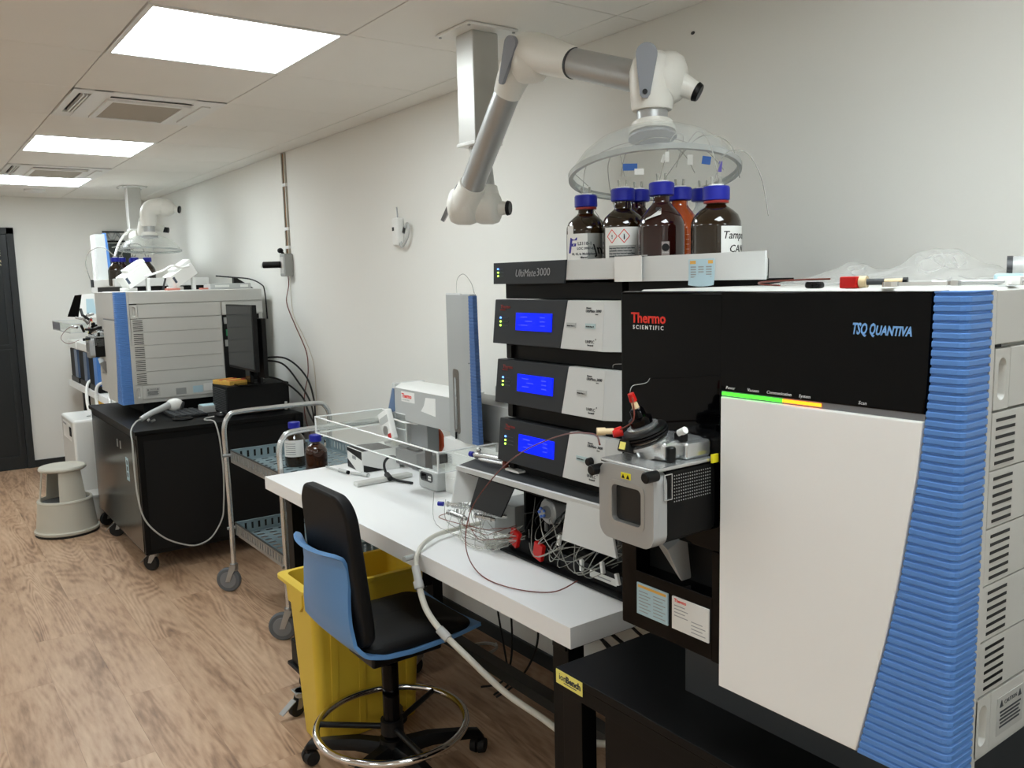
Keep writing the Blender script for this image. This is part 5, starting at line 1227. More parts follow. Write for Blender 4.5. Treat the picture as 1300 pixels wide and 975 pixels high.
# low black trolley behind the bin
t = thing('pump_trolley', 'low black box on casters under the desk behind the yellow bin', 'trolley', (-.65, 2.95, 0))
MB().box(-.865, -.42, 2.80, 3.0, .105, .20, .008).build('body', M['black_metal'], t)
MB().box(-.875, -.37, 2.77, 3.02, .09, .105, .004).build('platform', M['black_metal'], t)
def caster(t, x, y, r=.03, h=.095, ang=0.0, wheel=None, brake=True):
    wheel = wheel or M['rubber_dark']; c_, s_ = math.cos(ang), math.sin(ang)
    ox, oy = x-c_*.02, y-s_*.02
    w_ = MB().cyl((ox-s_*-.012, oy-c_*.012, r), (ox+s_*-.012, oy+c_*.012, r), r, seg=24, bev=.004).build('wheel', wheel, t)
    f = MB(); f.cyl((x, y, h-.022), (x, y, h), .022).box(x-.026, x+.026, y-.026, y+.026, h-.004, h, .001)
    for sg in (-1, 1):
        a = Vector((ox-s_*.017*sg, oy+c_*.017*sg, r)); b = Vector((x-s_*.017*sg, y+c_*.017*sg, h-.02))
        u_ = Vector((c_, s_, 0))*.014; v_ = Vector((-s_, c_, 0))*.0015
        f.hexa([a-u_*.7-v_, a+u_*.7-v_, a+u_*.7+v_, a-u_*.7+v_, b-u_*1.3-v_, b+u_*1.3-v_, b+u_*1.3+v_, b-u_*1.3+v_])
    f.build('fork', M['zinc'], t)
    if brake:
        MB().hexa([(x-c_*.085-s_*.013, y-s_*.085+c_*.013, r*.9), (x-c_*.085+s_*.013, y-s_*.085-c_*.013, r*.9), (x-c_*.03+s_*.013, y-s_*.03-c_*.013, r*2.0), (x-c_*.03-s_*.013, y-s_*.03+c_*.013, r*2.0),
                   (x-c_*.085-s_*.013, y-s_*.085+c_*.013, r*.9+.003), (x-c_*.085+s_*.013, y-s_*.085-c_*.013, r*.9+.003), (x-c_*.03+s_*.013, y-s_*.03-c_*.013, r*2.0+.004), (x-c_*.03-s_*.013, y-s_*.03+c_*.013, r*2.0+.004)]).build('brake_pedal', M['zinc'], t)
caster(t, -.915, 2.79, .03, .09, .2); caster(t, -.425, 2.80, .036, .09, -.6, brake=False); caster(t, -.43, 2.98, .03, .09, .3, brake=False); caster(t, -.80, 2.98, .03, .09, .3, brake=False)

# ================================================================ metal trolley with two perforated trays
t = thing('lab_cart', 'tubular chrome lab cart with two perforated grey trays', 'cart', (-.43, 3.8, 0))
X0, X1, Y0, Y1 = -.70, -.16, 3.43, 4.17
for y in (Y0, Y1):
    MB().tube([(X0-.005, y, .11), (X0-.005, y, .45), (X0-.006, y+(.012 if y > 4 else -.0), .74), (X0-.008, y, .84), (X0+.012, y, .89), (X0+.06, y, .912), ((X0+X1)/2, y, .914), (X1-.06, y, .912), (X1-.012, y, .89), (X1+.008, y, .84), (X1+.006, y, .74), (X1+.005, y, .45), (X1+.005, y, .11)], .0125, 14, 5).build('tube_frame', M['steel'] if y > 4 else M['steel'], t, sharp=60)
M['cart_edge'] = mat('cart_edge_dark', (60, 66, 68), .4, .3)
for zb in (.665, .295):
    h_ = .062
    MB().box(X0+.02, X1-.02, Y0-.0, Y0+.0, 0, 0) if False else None
    tr = thing_part = MB()
    # floor of the tray with slots: strips and cross strips
    y = Y0+.012
    fx0, fx1, fy0, fy1 = X0+.012, X1-.012, Y0+.012, Y1-.012
    nx, ny = 8, 13
    sx, sy = (fx1-fx0)/nx, (fy1-fy0)/ny
    for k in range(nx+1): tr.box(fx0+sx*k-sx*.23 if k else fx0, fx0+sx*k+sx*.23 if k < nx else fx1, fy0, fy1, zb, zb+.002)
    for k in range(ny+1): tr.box(fx0, fx1, max(fy0, fy0+sy*k-sy*.31), min(fy1, fy0+sy*k+sy*.31), zb+.0001, zb+.0021)
    p = tr.build('tray', M['cart_blue'], t)
    def side(along, a0, a1, fix, out, m_, slots=True):
        s = MB(); n = int((a1-a0)/.034)
        def bx(u0, u1, z0, z1):
            if along == 'x': s.box(u0, u1, fix-.0015, fix+.0015, z0, z1)
            else: s.box(fix-.0015, fix+.0015, u0, u1, z0, z1)
        bx(a0, a1, zb, zb+.016); bx(a0, a1, zb+h_-.012, zb+h_)
        d_ = (a1-a0)/n
        for k in range(n+1): bx(max(a0, a0+d_*k-d_*.33), min(a1, a0+d_*k+d_*.33), zb+.014, zb+h_-.010)
        q = s.build('tray_side', m_, p)
        e = MB()
        if along == 'x': e.box(a0, a1, fix-.004, fix+.004, zb+h_-.003, zb+h_+.002, .001)
        else: e.box(fix-.004, fix+.004, a0, a1, zb+h_-.003, zb+h_+.002, .001)
        e.build('tray_lip', M['cart_blue'] if along == 'x' else M['cart_edge'], p)
    side('x', fx0, fx1, fy0, -1, M['cart_blue']); side('x', fx0, fx1, fy1, 1, M['cart_blue'])
    side('y', fy0, fy1, fx0, -1, M['zinc']); side('y', fy0, fy1, fx1, 1, M['cart_blue'])
    for y in (Y0, Y1):
        for x in (X0-.005, X1+.005): MB().cyl((x-.02, y, zb+.035), (x+.02, y, zb+.035), .008, seg=8).build('bolt', M['zinc'], t)
for (x, y, a) in ((X0-.005, Y0, -.62), (X0-.005, Y1, -.7), (X1+.005, Y0, -.5), (X1+.005, Y1, -.9)):
    c_, s_ = math.cos(a), math.sin(a); ox, oy = x-c_*.03, y-s_*.03
    MB().cyl((ox+s_*.013, oy-c_*.013, .062), (ox-s_*.013, oy+c_*.013, .062), .062, seg=32, bev=.006).build('wheel', M['rubber'], t)
    MB().cyl((ox+s_*.015, oy-c_*.015, .062), (ox-s_*.015, oy+c_*.015, .062), .042, seg=28, bev=.002).cyl((ox+s_*.02, oy-c_*.02, .062), (ox-s_*.02, oy+c_*.02, .062), .008, seg=12).build('hubcap', mat('wheel_grey', (120, 122, 124), .5), t)
    f = MB(); f.cyl((x, y, .11), (x, y, .145), .020)
    for sg in (-1, 1):
        a_ = Vector((ox-s_*.020*sg, oy+c_*.020*sg, .055)); b_ = Vector((x-s_*.018*sg, y+c_*.018*sg, .135)); u_ = Vector((c_, s_, 0))*.016; v_ = Vector((-s_, c_, 0))*.0012
        f.hexa([a_-u_*.7-v_, a_+u_*.7-v_, a_+u_*.7+v_, a_-u_*.7+v_, b_-u_-v_, b_+u_-v_, b_+u_+v_, b_-u_+v_])
    f.build('fork', M['zinc'], t)
G2 = 'bottles on the lab cart'
b1 = bottle(-.47, 3.86, .668, M['amber_dark'], 'black looking labelled bottle on the top tray of the cart', G2, tubes=False, h=.182)
l = wrap(b1, -.47, 3.86, .668, .0509, 170, 300, .05, .13, M['paper'])
g = MB()
for k in range(6): g.grid(lambda u, v: (-.47+.0515*math.cos(math.radians(190+60*u)), 3.86+.0515*math.sin(math.radians(190+60*u)), .668+.062+.010*k+.002*v), 8, 1, .0003)
g.build('label_print', M['dark_print'], l)
bottle(-.465, 3.62, .668, M['amber'], 'amber bottle with blue cap at the near end of the top cart tray', G2, tubes=False, h=.152, squat=True)
bottle(-.42, 3.60, .298, M['amber_red'], 'red-brown bottle on the lower tray of the cart, seen below the desk edge', G2, tubes=False, h=.19)
# ================================================================ black cabinet on casters with the computer
CZ = .785
t = thing('wheeled_cabinet', 'big black wheeled cabinet below the farther spectrometer', 'cabinet', (-.54, 5.35, 0))
MB().box(-1.012, -.085, 4.705, 6.02, CZ-.022, CZ, .003).build('cabinet_top', M['bench'], t)
MB().box(-1.0, -.10, 4.72, 6.0, .105, CZ-.022, .003).build('cabinet_body', M['bench'], t)
MB().box(-1.0035, -1.0, 4.745, 5.98, .115, .735, .001).build('side_panel', mat('satin_dark_panel', (40, 38, 36), .22, .6), t)
MB().box(-.97, -.12, 4.7165, 4.72, .13, .725, .001).build('end_panel', M['black_matt'], t)
MB().box(-.135, -.085, 4.70, 4.74, .60, CZ, .002).build('corner_cover', M['black_metal'], t)
g = MB(); g.box(-1.0045, -1.003, 4.965, 5.03, .47, .60); st = g.build('side_sticker', M['paper_blue'], t)
g = MB()
for k in range(3): g.box(-1.0052, -1.0042, 4.985, 5.012, .49+.035*k, .515+.035*k)
g.build('sticker_print', M['dark_print'], st)
for y in (5.13, 5.21): MB().box(-1.006, -1.003, y, y+.02, .63, .675, .002).build('catch', M['zinc'], t)
caster(t, -.95, 4.77, .045, .105, -.9); caster(t, -.955, 5.60, .045, .105, -.3); caster(t, -.955, 5.92, .045, .105, .3, brake=False); caster(t, -.15, 4.80, .045, .105, 1.2, brake=False); caster(t, -.15, 5.9, .045, .105, 1.2, brake=False)
# scanner, cradle, cable
s = thing('barcode_scanner', 'white hand barcode scanner lying in a dark cradle on the black cabinet', 'scanner', (-.78, 5.05, CZ))
MB().lathe([(0, 0), (.055, .0), (.058, .006), (.045, .012), (0, .014)], (-.70, 4.96, CZ+.001), (0, 0, 1), 28).build('cradle', M['black'], s)
MB().tube([(-.935, 4.90, CZ+.035), (-.88, 4.92, CZ+.058), (-.82, 4.94, CZ+.075), (-.77, 4.96, CZ+.09)], lambda u: .014+.006*u, 16, 6).build('handle', mat('scanner_grey', (176, 178, 178), .4), s)
MB().sph((-.735, 4.975, CZ+.088), (.048, .034, .036), 24, 14).build('head', M['white_gloss'], s)
MB().lathe([(0, 0), (.026, 0), (.024, .006), (0, .007)], (-.70, 4.955, CZ+.080), (.8, -.5, -.3), 20).build('window', M['dark_grey'], s)
MB().tube([(-.90, 4.885, CZ+.03), (-.885, 4.905, CZ+.015), (-.86, 4.92, CZ+.02)], .008, 10).build('trigger', M['zinc'], s)
q = MB().tube([(-.932, 4.895, CZ+.036), (-.972, 4.85, CZ+.030), (-1.018, 4.76, CZ+.0), (-1.030, 4.69, CZ-.06), (-1.036, 4.665, .60), (-1.03, 4.66, .44), (-1.0, 4.66, .31), (-.91, 4.66, .20), (-.79, 4.655, .137), (-.72, 4.655, .135), (-.66, 4.66, .165), (-.605, 4.66, .25), (-.590, 4.66, .34), (-.579, 4.665, .51), (-.583, 4.672, .66), (-.59, 4.682, .745), (-.597, 4.72, CZ+.007), (-.62, 4.80, CZ+.006), (-.60, 4.86, CZ+.006), (-.55, 4.87, CZ+.01)], .0042, 8, 8)
tag(q.build('scanner_cable', M['cable_grey']), 'pale grey cable hanging in a big loop down the black cabinet front', 'cable')
k = thing('keyboard', 'black keyboard lying on the black cabinet before the farther spectrometer', 'keyboard', (-.63, 5.2, CZ))
MB().box(-.74, -.55, 4.98, 5.27, CZ+.001, CZ+.014, .004).build('case', M['black'], k)
kk = MB()
for a in range(5):
    for b in range(12): kk.box(-.732+.036*a, -.702+.036*a, 4.99+.023*b, 5.009+.023*b, CZ+.014, CZ+.020, .002, 1)
o = kk.build('keys', M['dark_grey'], k); 
m_ = thing('mouse', 'black computer mouse on the cabinet right of keyboard', 'mouse', (-.49, 4.88, CZ))
MB().sph((-.50, 4.90, CZ+.010), (.03, .05, .018), 20, 10).build('shell', M['black'], m_); MB().sph((-.505, 4.885, CZ+.027), (.006, .008, .003), 10, 6).build('mouse_wheel', M['white'], m_)
b = thing('tip_box', 'translucent sample box with raised lid on the cabinet between keyboard and computer', 'box', (-.45, 5.15, CZ))
MB().box(-.545, -.455, 5.10, 5.20, CZ+.001, CZ+.042, .004).build('box_base', M['petg'], b); MB().box(-.54, -.46, 5.105, 5.195, CZ+.042, CZ+.045).build('tube_rack', M['paper_blue'], b)
MB().box(-.455, -.448, 5.09, 5.20, CZ+.04, CZ+.135, .003).rot(.35, 'Y', (-.45, 5.15, CZ+.04)).build('lid', M['petg'], b)
# computer
p = thing('computer', 'black desktop computer case lying on its side under the monitor', 'computer', (-.28, 5.0, CZ))
MB().box(-.47, -.10, 4.86, 5.14, CZ+.003, CZ+.172, .005).build('case', M['black_matt'], p)
sl = MB()
for k_ in range(13): sl.box(-.4755, -.47, 4.875, 5.125, CZ+.018+.0108*k_, CZ+.0235+.0108*k_, .001, 1)
sl.build('front_ribs', M['dark_grey'], p)
MB().cyl((-.455, 4.857, CZ+.03), (-.455, 4.86, CZ+.03), .006).build('power_dot', M['zinc'], p)
MB().box(-.135, -.118, 4.852, 4.86, CZ+.005, CZ+.055, .003).build('white_tab', M['white'], p)
MB().box(-.45, -.44, 4.9, 4.95, CZ, CZ+.004).box(-.14, -.13, 4.9, 5.1, CZ, CZ+.004).build('foot', M['rubber_dark'], p)
bx = thing('sweet_box', 'open yellow and red printed carton lying on the computer', 'box', (-.42, 5.0, CZ+.172))
MB().box(-.46, -.34, 4.92, 5.10, CZ+.173, CZ+.198, .003).rot(.25, 'Z', (-.4, 5.0, 0)).build('carton_body', mat('amber_print', (214, 170, 80), .5, noise=.3, nscale=60), bx)
for k_, (mm, y) in enumerate((('red', 4.94), ('pale_yellow', 4.98), ('red', 5.02), ('orange_print', 5.06))): MB().box(-.455, -.345, y, y+.022, CZ+.1982, CZ+.2005).rot(.25, 'Z', (-.4, 5.0, 0)).build('printed_band', M[mm], bx)
tag(MB().box(-.35, -.28, 5.0, 5.10, CZ+.173, CZ+.192, .004).build('dark_wallet', mat('dark_red', (110, 24, 22), .5)), 'small dark red box beside the yellow carton under the monitor', 'box')
# monitor, seen nearly edge on
mo = thing('monitor', 'black flat monitor standing on the computer, seen from the side', 'monitor', (-.34, 4.95, CZ+.172))
MB().box(-.352, -.325, 4.70, 5.165, 1.045, 1.425, .004).build('casing', M['black'], mo); MB().box(-.3535, -.3515, 4.712, 5.155, 1.06, 1.415).build('screen', M['screen'], mo)
MB().box(-.3535, -.351, 4.705, 5.16, 1.047, 1.058).build('lower_bezel', M['black_matt'], mo)
MB().box(-.325, -.30, 4.88, 4.96, .965, 1.25, .004).box(-.41, -.305, 4.82, 5.02, CZ+.1725, CZ+.182, .004).build('stand', M['black_gloss'], mo)
m2 = thing('monitor', 'second black monitor seen edge on behind the first one', 'monitor', (-.22, 4.95, CZ+.172))
MB().box(-.285, -.258, 4.75, 4.86, 1.0, 1.345, .004).build('casing', M['black_matt'], m2); MB().box(-.30, -.24, 4.87, 4.93, CZ+.1725, CZ+.18).box(-.275, -.262, 4.84, 4.90, CZ+.175, 1.1).build('stand', M['black'], m2)
# cables behind the computer
for n_, pts in enumerate(([(-.26, 4.95, 1.10), (-.12, 4.85, 1.10), (-.05, 4.72, 1.0), (-.03, 4.66, .86), (-.03, 4.66, .70)], [(-.26, 4.95, 1.09), (-.14, 4.85, 1.07), (-.08, 4.74, .95), (-.05, 4.66, .84), (-.04, 4.64, .70)], [(-.26, 4.95, 1.0), (-.15, 4.86, .97), (-.08, 4.72, .88), (-.07, 4.64, .78), (-.02, 4.55, .62)])):
    tag(MB().tube(pts, .0055, 8, 8).build('monitor_cable', M['cable_black']), ('topmost', 'middle', 'lowest')[n_]+' black cable arching from the monitor back to the wall', 'cable', 'cables behind the computer')
# ================================================================ far bench and what stands beyond the cabinet
t = thing('far_bench', 'white bench at the back of the room beyond the second spectrometer', 'bench', (-.4, 7.4, 0))
MB().box(-.80, -.03, 6.10, 8.22, .70, .752, .002).build('bench_top', M['desk'], t)
for y in (6.2, 7.98):
    for x in (-.73, -.12): MB().box(x, x+.05, y, y+.06, 0, .70, .002).build('leg', M['black_metal'], t)
MB().box(-.70, -.10, 8.0, 8.04, .64, .699).build('frame_rail', M['black_metal'], t)
G = 'dark fronted units on the far bench'
lb = ['leftmost dark fronted white instrument on the far bench', 'middle dark fronted white instrument on the far bench', 'rightmost blue striped white instrument on the far bench, behind the steel source']
for k in range(3):
    y1 = 8.12-.42*k; y0 = y1-.38; X = -.785
    u = thing('bench_instrument', lb[k], 'lab instrument', (-.45, (y0+y1)/2, .752), G)
    MB().box(X+.03, -.15, y0, y1, .775, 1.10, .01).build('housing', M['white'], u); MB().box(X-.01, -.15, y0-.005, y1+.005, 1.04, 1.11, .012, 3).build('lid', M['white_gloss'], u)
    MB().box(X, X+.032, y0+.17, y1-.012, .80, 1.035, .004).build('dark_door', M['black_matt'], u); MB().box(X-.002, X+.032, y0+.035, y0+.168, .80, 1.035, .004).build('blue_door', mat('steel_blue', (78, 100, 132), .35) if k < 2 else mat('bright_blue', (84, 138, 214), .4), u)
    MB().box(X-.005, -.17, y0+.01, y1-.01, .753, .80, .006).build('base', M['black'], u)
# white generator tower
t = thing('gas_generator', 'tall white gas generator on casters with small dark display', 'generator', (-.95, 6.55, 0))
MB().box(-1.075, -.80, 6.28, 6.78, .07, .655, .02, 4).build('housing', M['white_gloss'], t)
MB().box(-1.0765, -1.07, 6.38, 6.70, .50, .62, .002).build('front_badge', M['white'], t); MB().box(-1.079, -1.074, 6.36, 6.43, .535, .60, .002).build('display', M['screen'], t)
g = MB(); g.box(-1.078, -1.076, 6.55, 6.68, .595, .607); g.build('lettering', M['grey_print'], t)
MB().box(-1.079, -1.074, 6.60, 6.63, .14, .20).build('status_lamp', mat('lamp_green', (80, 220, 140), .3, emit=(60, 230, 140), es=1.2), t, label='glowing green lamp')
for x in (-1.04, -.84):
    for y in (6.32, 6.72): MB().cyl((x-.012, y, .032), (x+.012, y, .032), .032, seg=20).box(x-.01, x+.01, y-.015, y+.015, .03, .072).build('caster', M['rubber_dark'], t)
MB().cyl((-.93, 6.42, .655), (-.93, 6.42, .662), .035, seg=24).build('top_port', M['alu'], t)
for n_, pts in enumerate(([(-.72, 7.30, .83), (-.80, 7.28, .80), (-.83, 7.2, .66), (-.83, 7.0, .45), (-.90, 6.8, .38), (-.93, 6.6, .50), (-.93, 6.45, .66)], [(-.72, 6.95, .84), (-.80, 6.92, .80), (-.82, 6.85, .66), (-.85, 6.5, .48), (-.87, 6.35, .50), (-.90, 6.40, .664)], [(-.72, 6.62, .84), (-.79, 6.5, .80), (-.83, 6.3, .66), (-.86, 6.12, .45), (-.92, 6.1, .42), (-.95, 6.2, .60), (-.93, 6.42, .672)])):
    tag(MB().tube(pts, .012, 10, 8).build('white_hose', M['white_gloss']), ('left white hose curving off the far bench edge', 'middle white hose hanging from the far bench to the generator', 'right white hose drooping beside the black cabinet')[n_], 'hose', 'white hoses at the far bench')
tag(MB().box(-.773, -.768, 6.72, 7.12, .60, .695, .003).box(-.776, -.772, 6.80, 6.88, .63, .665).build('yellow_sign', mat('sign_yellow', (248, 196, 40), .5)), 'yellow block fixed below the far bench top', 'sign')
tag(MB().box(-1.03, -.86, 6.08, 6.26, .0, .17, .01, 3).box(-1.037, -.853, 6.073, 6.267, .155, .175, .004).build('small_bin', M['white']), 'small white plastic tub on the floor beside the black cabinet', 'bin')
# step stool
t = thing('step_stool', 'round beige-grey rolling step stool standing on the floor', 'step stool', (-1.19, 5.92, 0))
cx, cy = -1.206, 5.93
MB().lathe([(.180, .012), (.187, .018), (.187, .030), (.178, .036), (.174, .05), (.157, .205), (.160, .213), (.156, .222), (.146, .224), (.142, .218), (.142, .20)], (cx, cy, 0), (0, 0, 1), 48, cap=False).build('lower_step', M['step'], t, sharp=40)
MB().lathe([(.143, .20), (.0, .20)], (cx, cy, 0), (0, 0, 1), 40, cap=False).build('step_mat', M['rubber'], t)
MB().lathe([(.165, .0), (.183, .0), (.183, .013), (.165, .013)], (cx, cy, 0), (0, 0, 1), 40).build('rubber_ring', M['rubber_dark'], t)
MB().lathe([(0, .405), (.128, .405), (.137, .412), (.137, .422), (.130, .430), (.120, .431), (.116, .428), (0, .428)], (cx, cy, 0), (0, 0, 1), 44).build('upper_step', M['step'], t, sharp=40)
for a0, a1 in ((250, 318), (172, 190), (60, 130)):
    MB().grid(lambda u, v: (cx+(.116+.028*(1-v))*math.cos(math.radians(a0+(a1-a0)*u)), cy+(.116+.028*(1-v))*math.sin(math.radians(a0+(a1-a0)*u)), .20+.21*v), 12, 2, .004).build('support', M['step'], t)
# second stack: white rack, bottles, dark base, far sampler tower and tilted panel
t = thing('solvent_rack', 'white solvent rack with black base behind the farther spectrometer', 'solvent tray', (-.5, 6.6, 1.5), 'far solvent tray')
MB().box(-.75, -.12, 6.25, 7.05, 1.545, 1.60, .004).build('tray', M['white'], t); MB().box(-.72, -.15, 6.28, 7.03, 1.50, 1.544).build('base', M['black'], t)
MB().box(-.757, -.75, 6.98, 7.07, 1.545, 1.602).build('dark_end', M['mod_dark'], t)
tag(MB().box(-.70, -.15, 6.30, 7.0, 1.115, 1.499, .005).box(-.55, -.15, 6.30, 6.88, .753, 1.115).build('module_tower', M['black_metal']), 'black module tower hidden behind the farther spectrometer', 'lab instrument')
G3 = 'bottles in the far solvent rack'
for n_, (x, y, gl, lab_) in enumerate(((-.715, 6.35, 'amber_dark', 'far left brown bottle with blue cap under the far dome'), (-.66, 6.42, 'amber_red', 'second brown bottle from left under the far dome'), (-.58, 6.40, 'amber_red', 'third bottle from left under the far dome, behind the tilted white box'),
                                       (-.49, 6.42, 'amber_dark', 'rightmost of the front far bottles, above the right tilted white box'), (-.54, 6.62, 'amber_red', 'back row bottle under the far dome'))):
    b_ = bottle(x, y, 1.551, M[gl], lab_, G3, tubes=True, h=.165)
for n_, pts in enumerate(([(-.66, 6.42, 1.76), (-.62, 6.45, 1.83), (-.56, 6.5, 1.80)], [(-.71, 6.36, 1.75), (-.76, 6.5, 1.82), (-.80, 6.75, 1.80), (-.80, 6.95, 1.72), (-.76, 7.05, 1.60)], [(-.50, 6.42, 1.76), (-.53, 6.4, 1.83), (-.60, 6.42, 1.84), (-.70, 6.5, 1.82)], [(-.58, 6.40, 1.75), (-.55, 6.36, 1.70), (-.56, 6.33, 1.62)])):
    tag(MB().tube(pts, .0035, 6, 8).build('solvent_tube', M['tubing']), ('short tube arching between far bottle caps', 'long tube curving left off the far bottles', 'tube running under the far dome rim', 'tube dropping in front of the far bottles')[n_], 'tubing', 'tubes over the far bottles')
t = thing('robotic_sampler', 'far sampler tower with blue stripe behind the second spectrometer', 'lab instrument', (-.6, 7.4, 1.60))
MB().box(-.68, -.60, 7.2, 7.34, 1.60, 1.95, .003).build('tower', M['mod_grey'], t); MB().box(-.688, -.68, 7.325, 7.342, 1.60, 1.945).box(-.684, -.68, 7.28, 7.292, 1.60, 1.945).build('white_rail', M['white_gloss'], t)
MB().hexa([(-.6, 7.198, 1.60), (-.575, 7.198, 1.60), (-.575, 7.3, 1.60), (-.6, 7.3, 1.60), (-.61, 7.198, 1.96), (-.597, 7.198, 1.96), (-.597, 7.3, 1.96), (-.61, 7.3, 1.96)]).build('blue_side', M['blue_rib'], t)
MB().box(-.70, -.3, 7.1, 7.4, 1.50, 1.60, .003).box(-.3, -.2, 7.15, 7.35, 1.111, 1.5).build('beam', M['white'], t)
# tilted information panel
t = thing('display_panel', 'tilted white and black panel left of the farther spectrometer', 'panel', (-.8, 6.6, 1.3))
pn = MB().hexa([(-1.01, 6.10, 1.355), (-.87, 6.12, 1.345), (-.86, 6.16, 1.345), (-1.0, 6.16, 1.355), (-.97, 6.16, 1.50), (-.89, 6.17, 1.505), (-.88, 6.20, 1.505), (-.96, 6.21, 1.50)]).build('panel_face', M['white_gloss'], t)
MB().hexa([(-1.07, 6.14, 1.36), (-1.012, 6.10, 1.355), (-1.005, 6.16, 1.355), (-1.06, 6.20, 1.36), (-1.01, 6.19, 1.495), (-.972, 6.16, 1.50), (-.965, 6.21, 1.50), (-1.0, 6.24, 1.495)]).build('dark_edge', M['black_gloss'], t)
MB().box(-.93, -.74, 6.2, 6.24, 1.39, 1.44).box(-.76, -.74, 6.2, 6.24, .7525, 1.39).build('bracket', M['black_metal'], t)
MB().hexa([(-.96, 6.112, 1.375), (-.90, 6.120, 1.372), (-.90, 6.122, 1.372), (-.96, 6.114, 1.375), (-.95, 6.148, 1.47), (-.905, 6.153, 1.47), (-.905, 6.155, 1.47), (-.95, 6.150, 1.47)]).build('screen', M['paper_blue'], t)
# far acrylic guard
g0 = thing('acrylic_guard', 'far acrylic guard projecting left of the second spectrometer', 'guard', (-.85, 6.8, 1.23))
for b_ in ((-1.0, -.996, 6.55, 7.35), (-.996, -.76, 7.346, 7.35), (-.996, -.76, 6.55, 6.554)):
    MB().box(*b_, 1.235, 1.295).build('pane', M['acryl'], g0); MB().box(b_[0]-.001, b_[1]+.001, b_[2]-.001, b_[3]+.001, 1.295, 1.30).box(b_[0]-.001, b_[1]+.001, b_[2]-.001, b_[3]+.001, 1.23, 1.235).build('bright_edge', M['acryl_edge'], g0)
MB().box(-.77, -.73, 7.0, 7.02, 1.111, 1.24).box(-.77, -.73, 7.25, 7.27, 1.111, 1.24).build('support', M['alu'], g0)
MB().box(-1.002, -.998, 7.0, 7.34, 1.238, 1.292).build('grey_plate', M['lever'], g0)
# white tilted boxes and flat parts on top of the farther spectrometer
for n_, (x, y, yaw) in enumerate(((-.72, 5.62, .25), (-.45, 5.60, .25))):
    t = thing('white_power_box', ('left' if n_ == 0 else 'right')+' tilted white plastic box on top of the farther spectrometer', 'box', (x, y, ZT), 'tilted white boxes')
    def tr_(mb): return mb.rot(-.55, 'Y', (0, 0, 0)).rot(yaw, 'Z', (0, 0, 0)).move((x-.07, y, ZT+.022))
    tr_(MB().box(-.02, .155, -.05, .05, .0, .085, .006)).build('case', M['white_gloss'], t)
    tr_(MB().box(.03, .16, -.045, .04, .085, .105, .004)).build('lid', M['white'], t)
    tr_(MB().box(-.012, .004, -.0515, -.05, .03, .07, .001)).build('rocker_switch', mat('slate', (66, 76, 92), .4), t)
    tr_(MB().box(.06, .14, -.0512, -.05, .012, .03)).build('ridge', M['white'], t) if False else None
    MB().box(x-.12, x-.03, y-.03, y+.03, ZT, ZT+.022, .004).box(x+.03, x+.05, y-.02, y+.02, ZT, ZT+.08, .003).build('support', M['white'], t)
t = thing('flat_tray', 'flat pale tray with white labels on top of the farther spectrometer', 'tray', (-.22, 5.5, ZT))
MB().box(-.36, -.10, 5.42, 5.56, ZT, ZT+.035, .004).build('body', M['petg'], t); MB().box(-.33, -.24, 5.4185, 5.42, ZT+.012, ZT+.026).build('tray_label', M['paper'], t); MB().box(-.17, -.12, 5.4185, 5.42, ZT+.010, ZT+.026).build('tray_label', M['paper'], t)
tag(MB().prism([(-.15, ZT), (-.02, ZT), (-.13, ZT+.07), (-.15, ZT+.07)], 'y', 5.60, 5.64, .003).build('black_bracket', M['black']), 'black wedge shaped holder behind the flat tray on the farther spectrometer', 'bracket')
tag(MB().tube([(-.26, 5.62, ZT+.085), (-.18, 5.58, ZT+.075), (-.08, 5.5, ZT+.06), (-.035, 5.42, ZT+.025), (-.02, 5.40, ZT-.02), (-.02, 5.38, ZT-.2)], .0045, 8, 8).build('top_cable', M['cable_black']), 'black cable arching off the top of the farther spectrometer to the wall', 'cable')
tag(MB().tube([(-.70, 5.58, ZT+.09), (-.62, 5.5, ZT+.12), (-.56, 5.5, ZT+.15), (-.50, 5.54, ZT+.14), (-.44, 5.56, ZT+.15)], .007, 8, 8).build('white_cable', M['white_gloss']), 'white cable linking the two tilted boxes', 'cable')
tag(MB().box(-.60, -.52, 5.50, 5.56, ZT, ZT+.012, .003).box(-.35, -.40, 5.46, 5.52, ZT, ZT+.01).build('pink_packet', mat('pinkish', (196, 120, 104), .5)), 'small reddish packet lying between the tilted boxes', 'packet')
tag(MB().cyl((-.60, 5.60, ZT+.003), (-.585, 5.575, ZT+.075), .006).build('grey_rod', M['dark_grey']), 'dark grey rod leaning between the tilted white boxes', 'rod')
# tangle on the far source
random.seed(3); t = thing('tubing_bundle', 'small tangle of steel and black fittings on the farther ion source', 'tubing', (-1.03, 5.77, 1.30))
for k in range(10):
    x, y, z = -1.04+random.uniform(-.03, .05), 5.78+random.uniform(-.05, .05), 1.27+random.random()*.12
    d_ = Vector((random.uniform(-1, 1), random.uniform(-1, 1), random.uniform(-.6, .8))).normalized()
    MB().cyl((x, y, z), Vector((x, y, z))+d_*.05, .008, seg=10).build('fitting', M['steel'] if k % 2 else M['black'], t)
MB().tube([(-1.06, 5.76, 1.32), (-1.12, 5.8, 1.30), (-1.16, 5.84, 1.24), (-1.12, 5.86, 1.20), (-1.06, 5.84, 1.22)], .0015, 6).build('capillary', M['peek'], t)
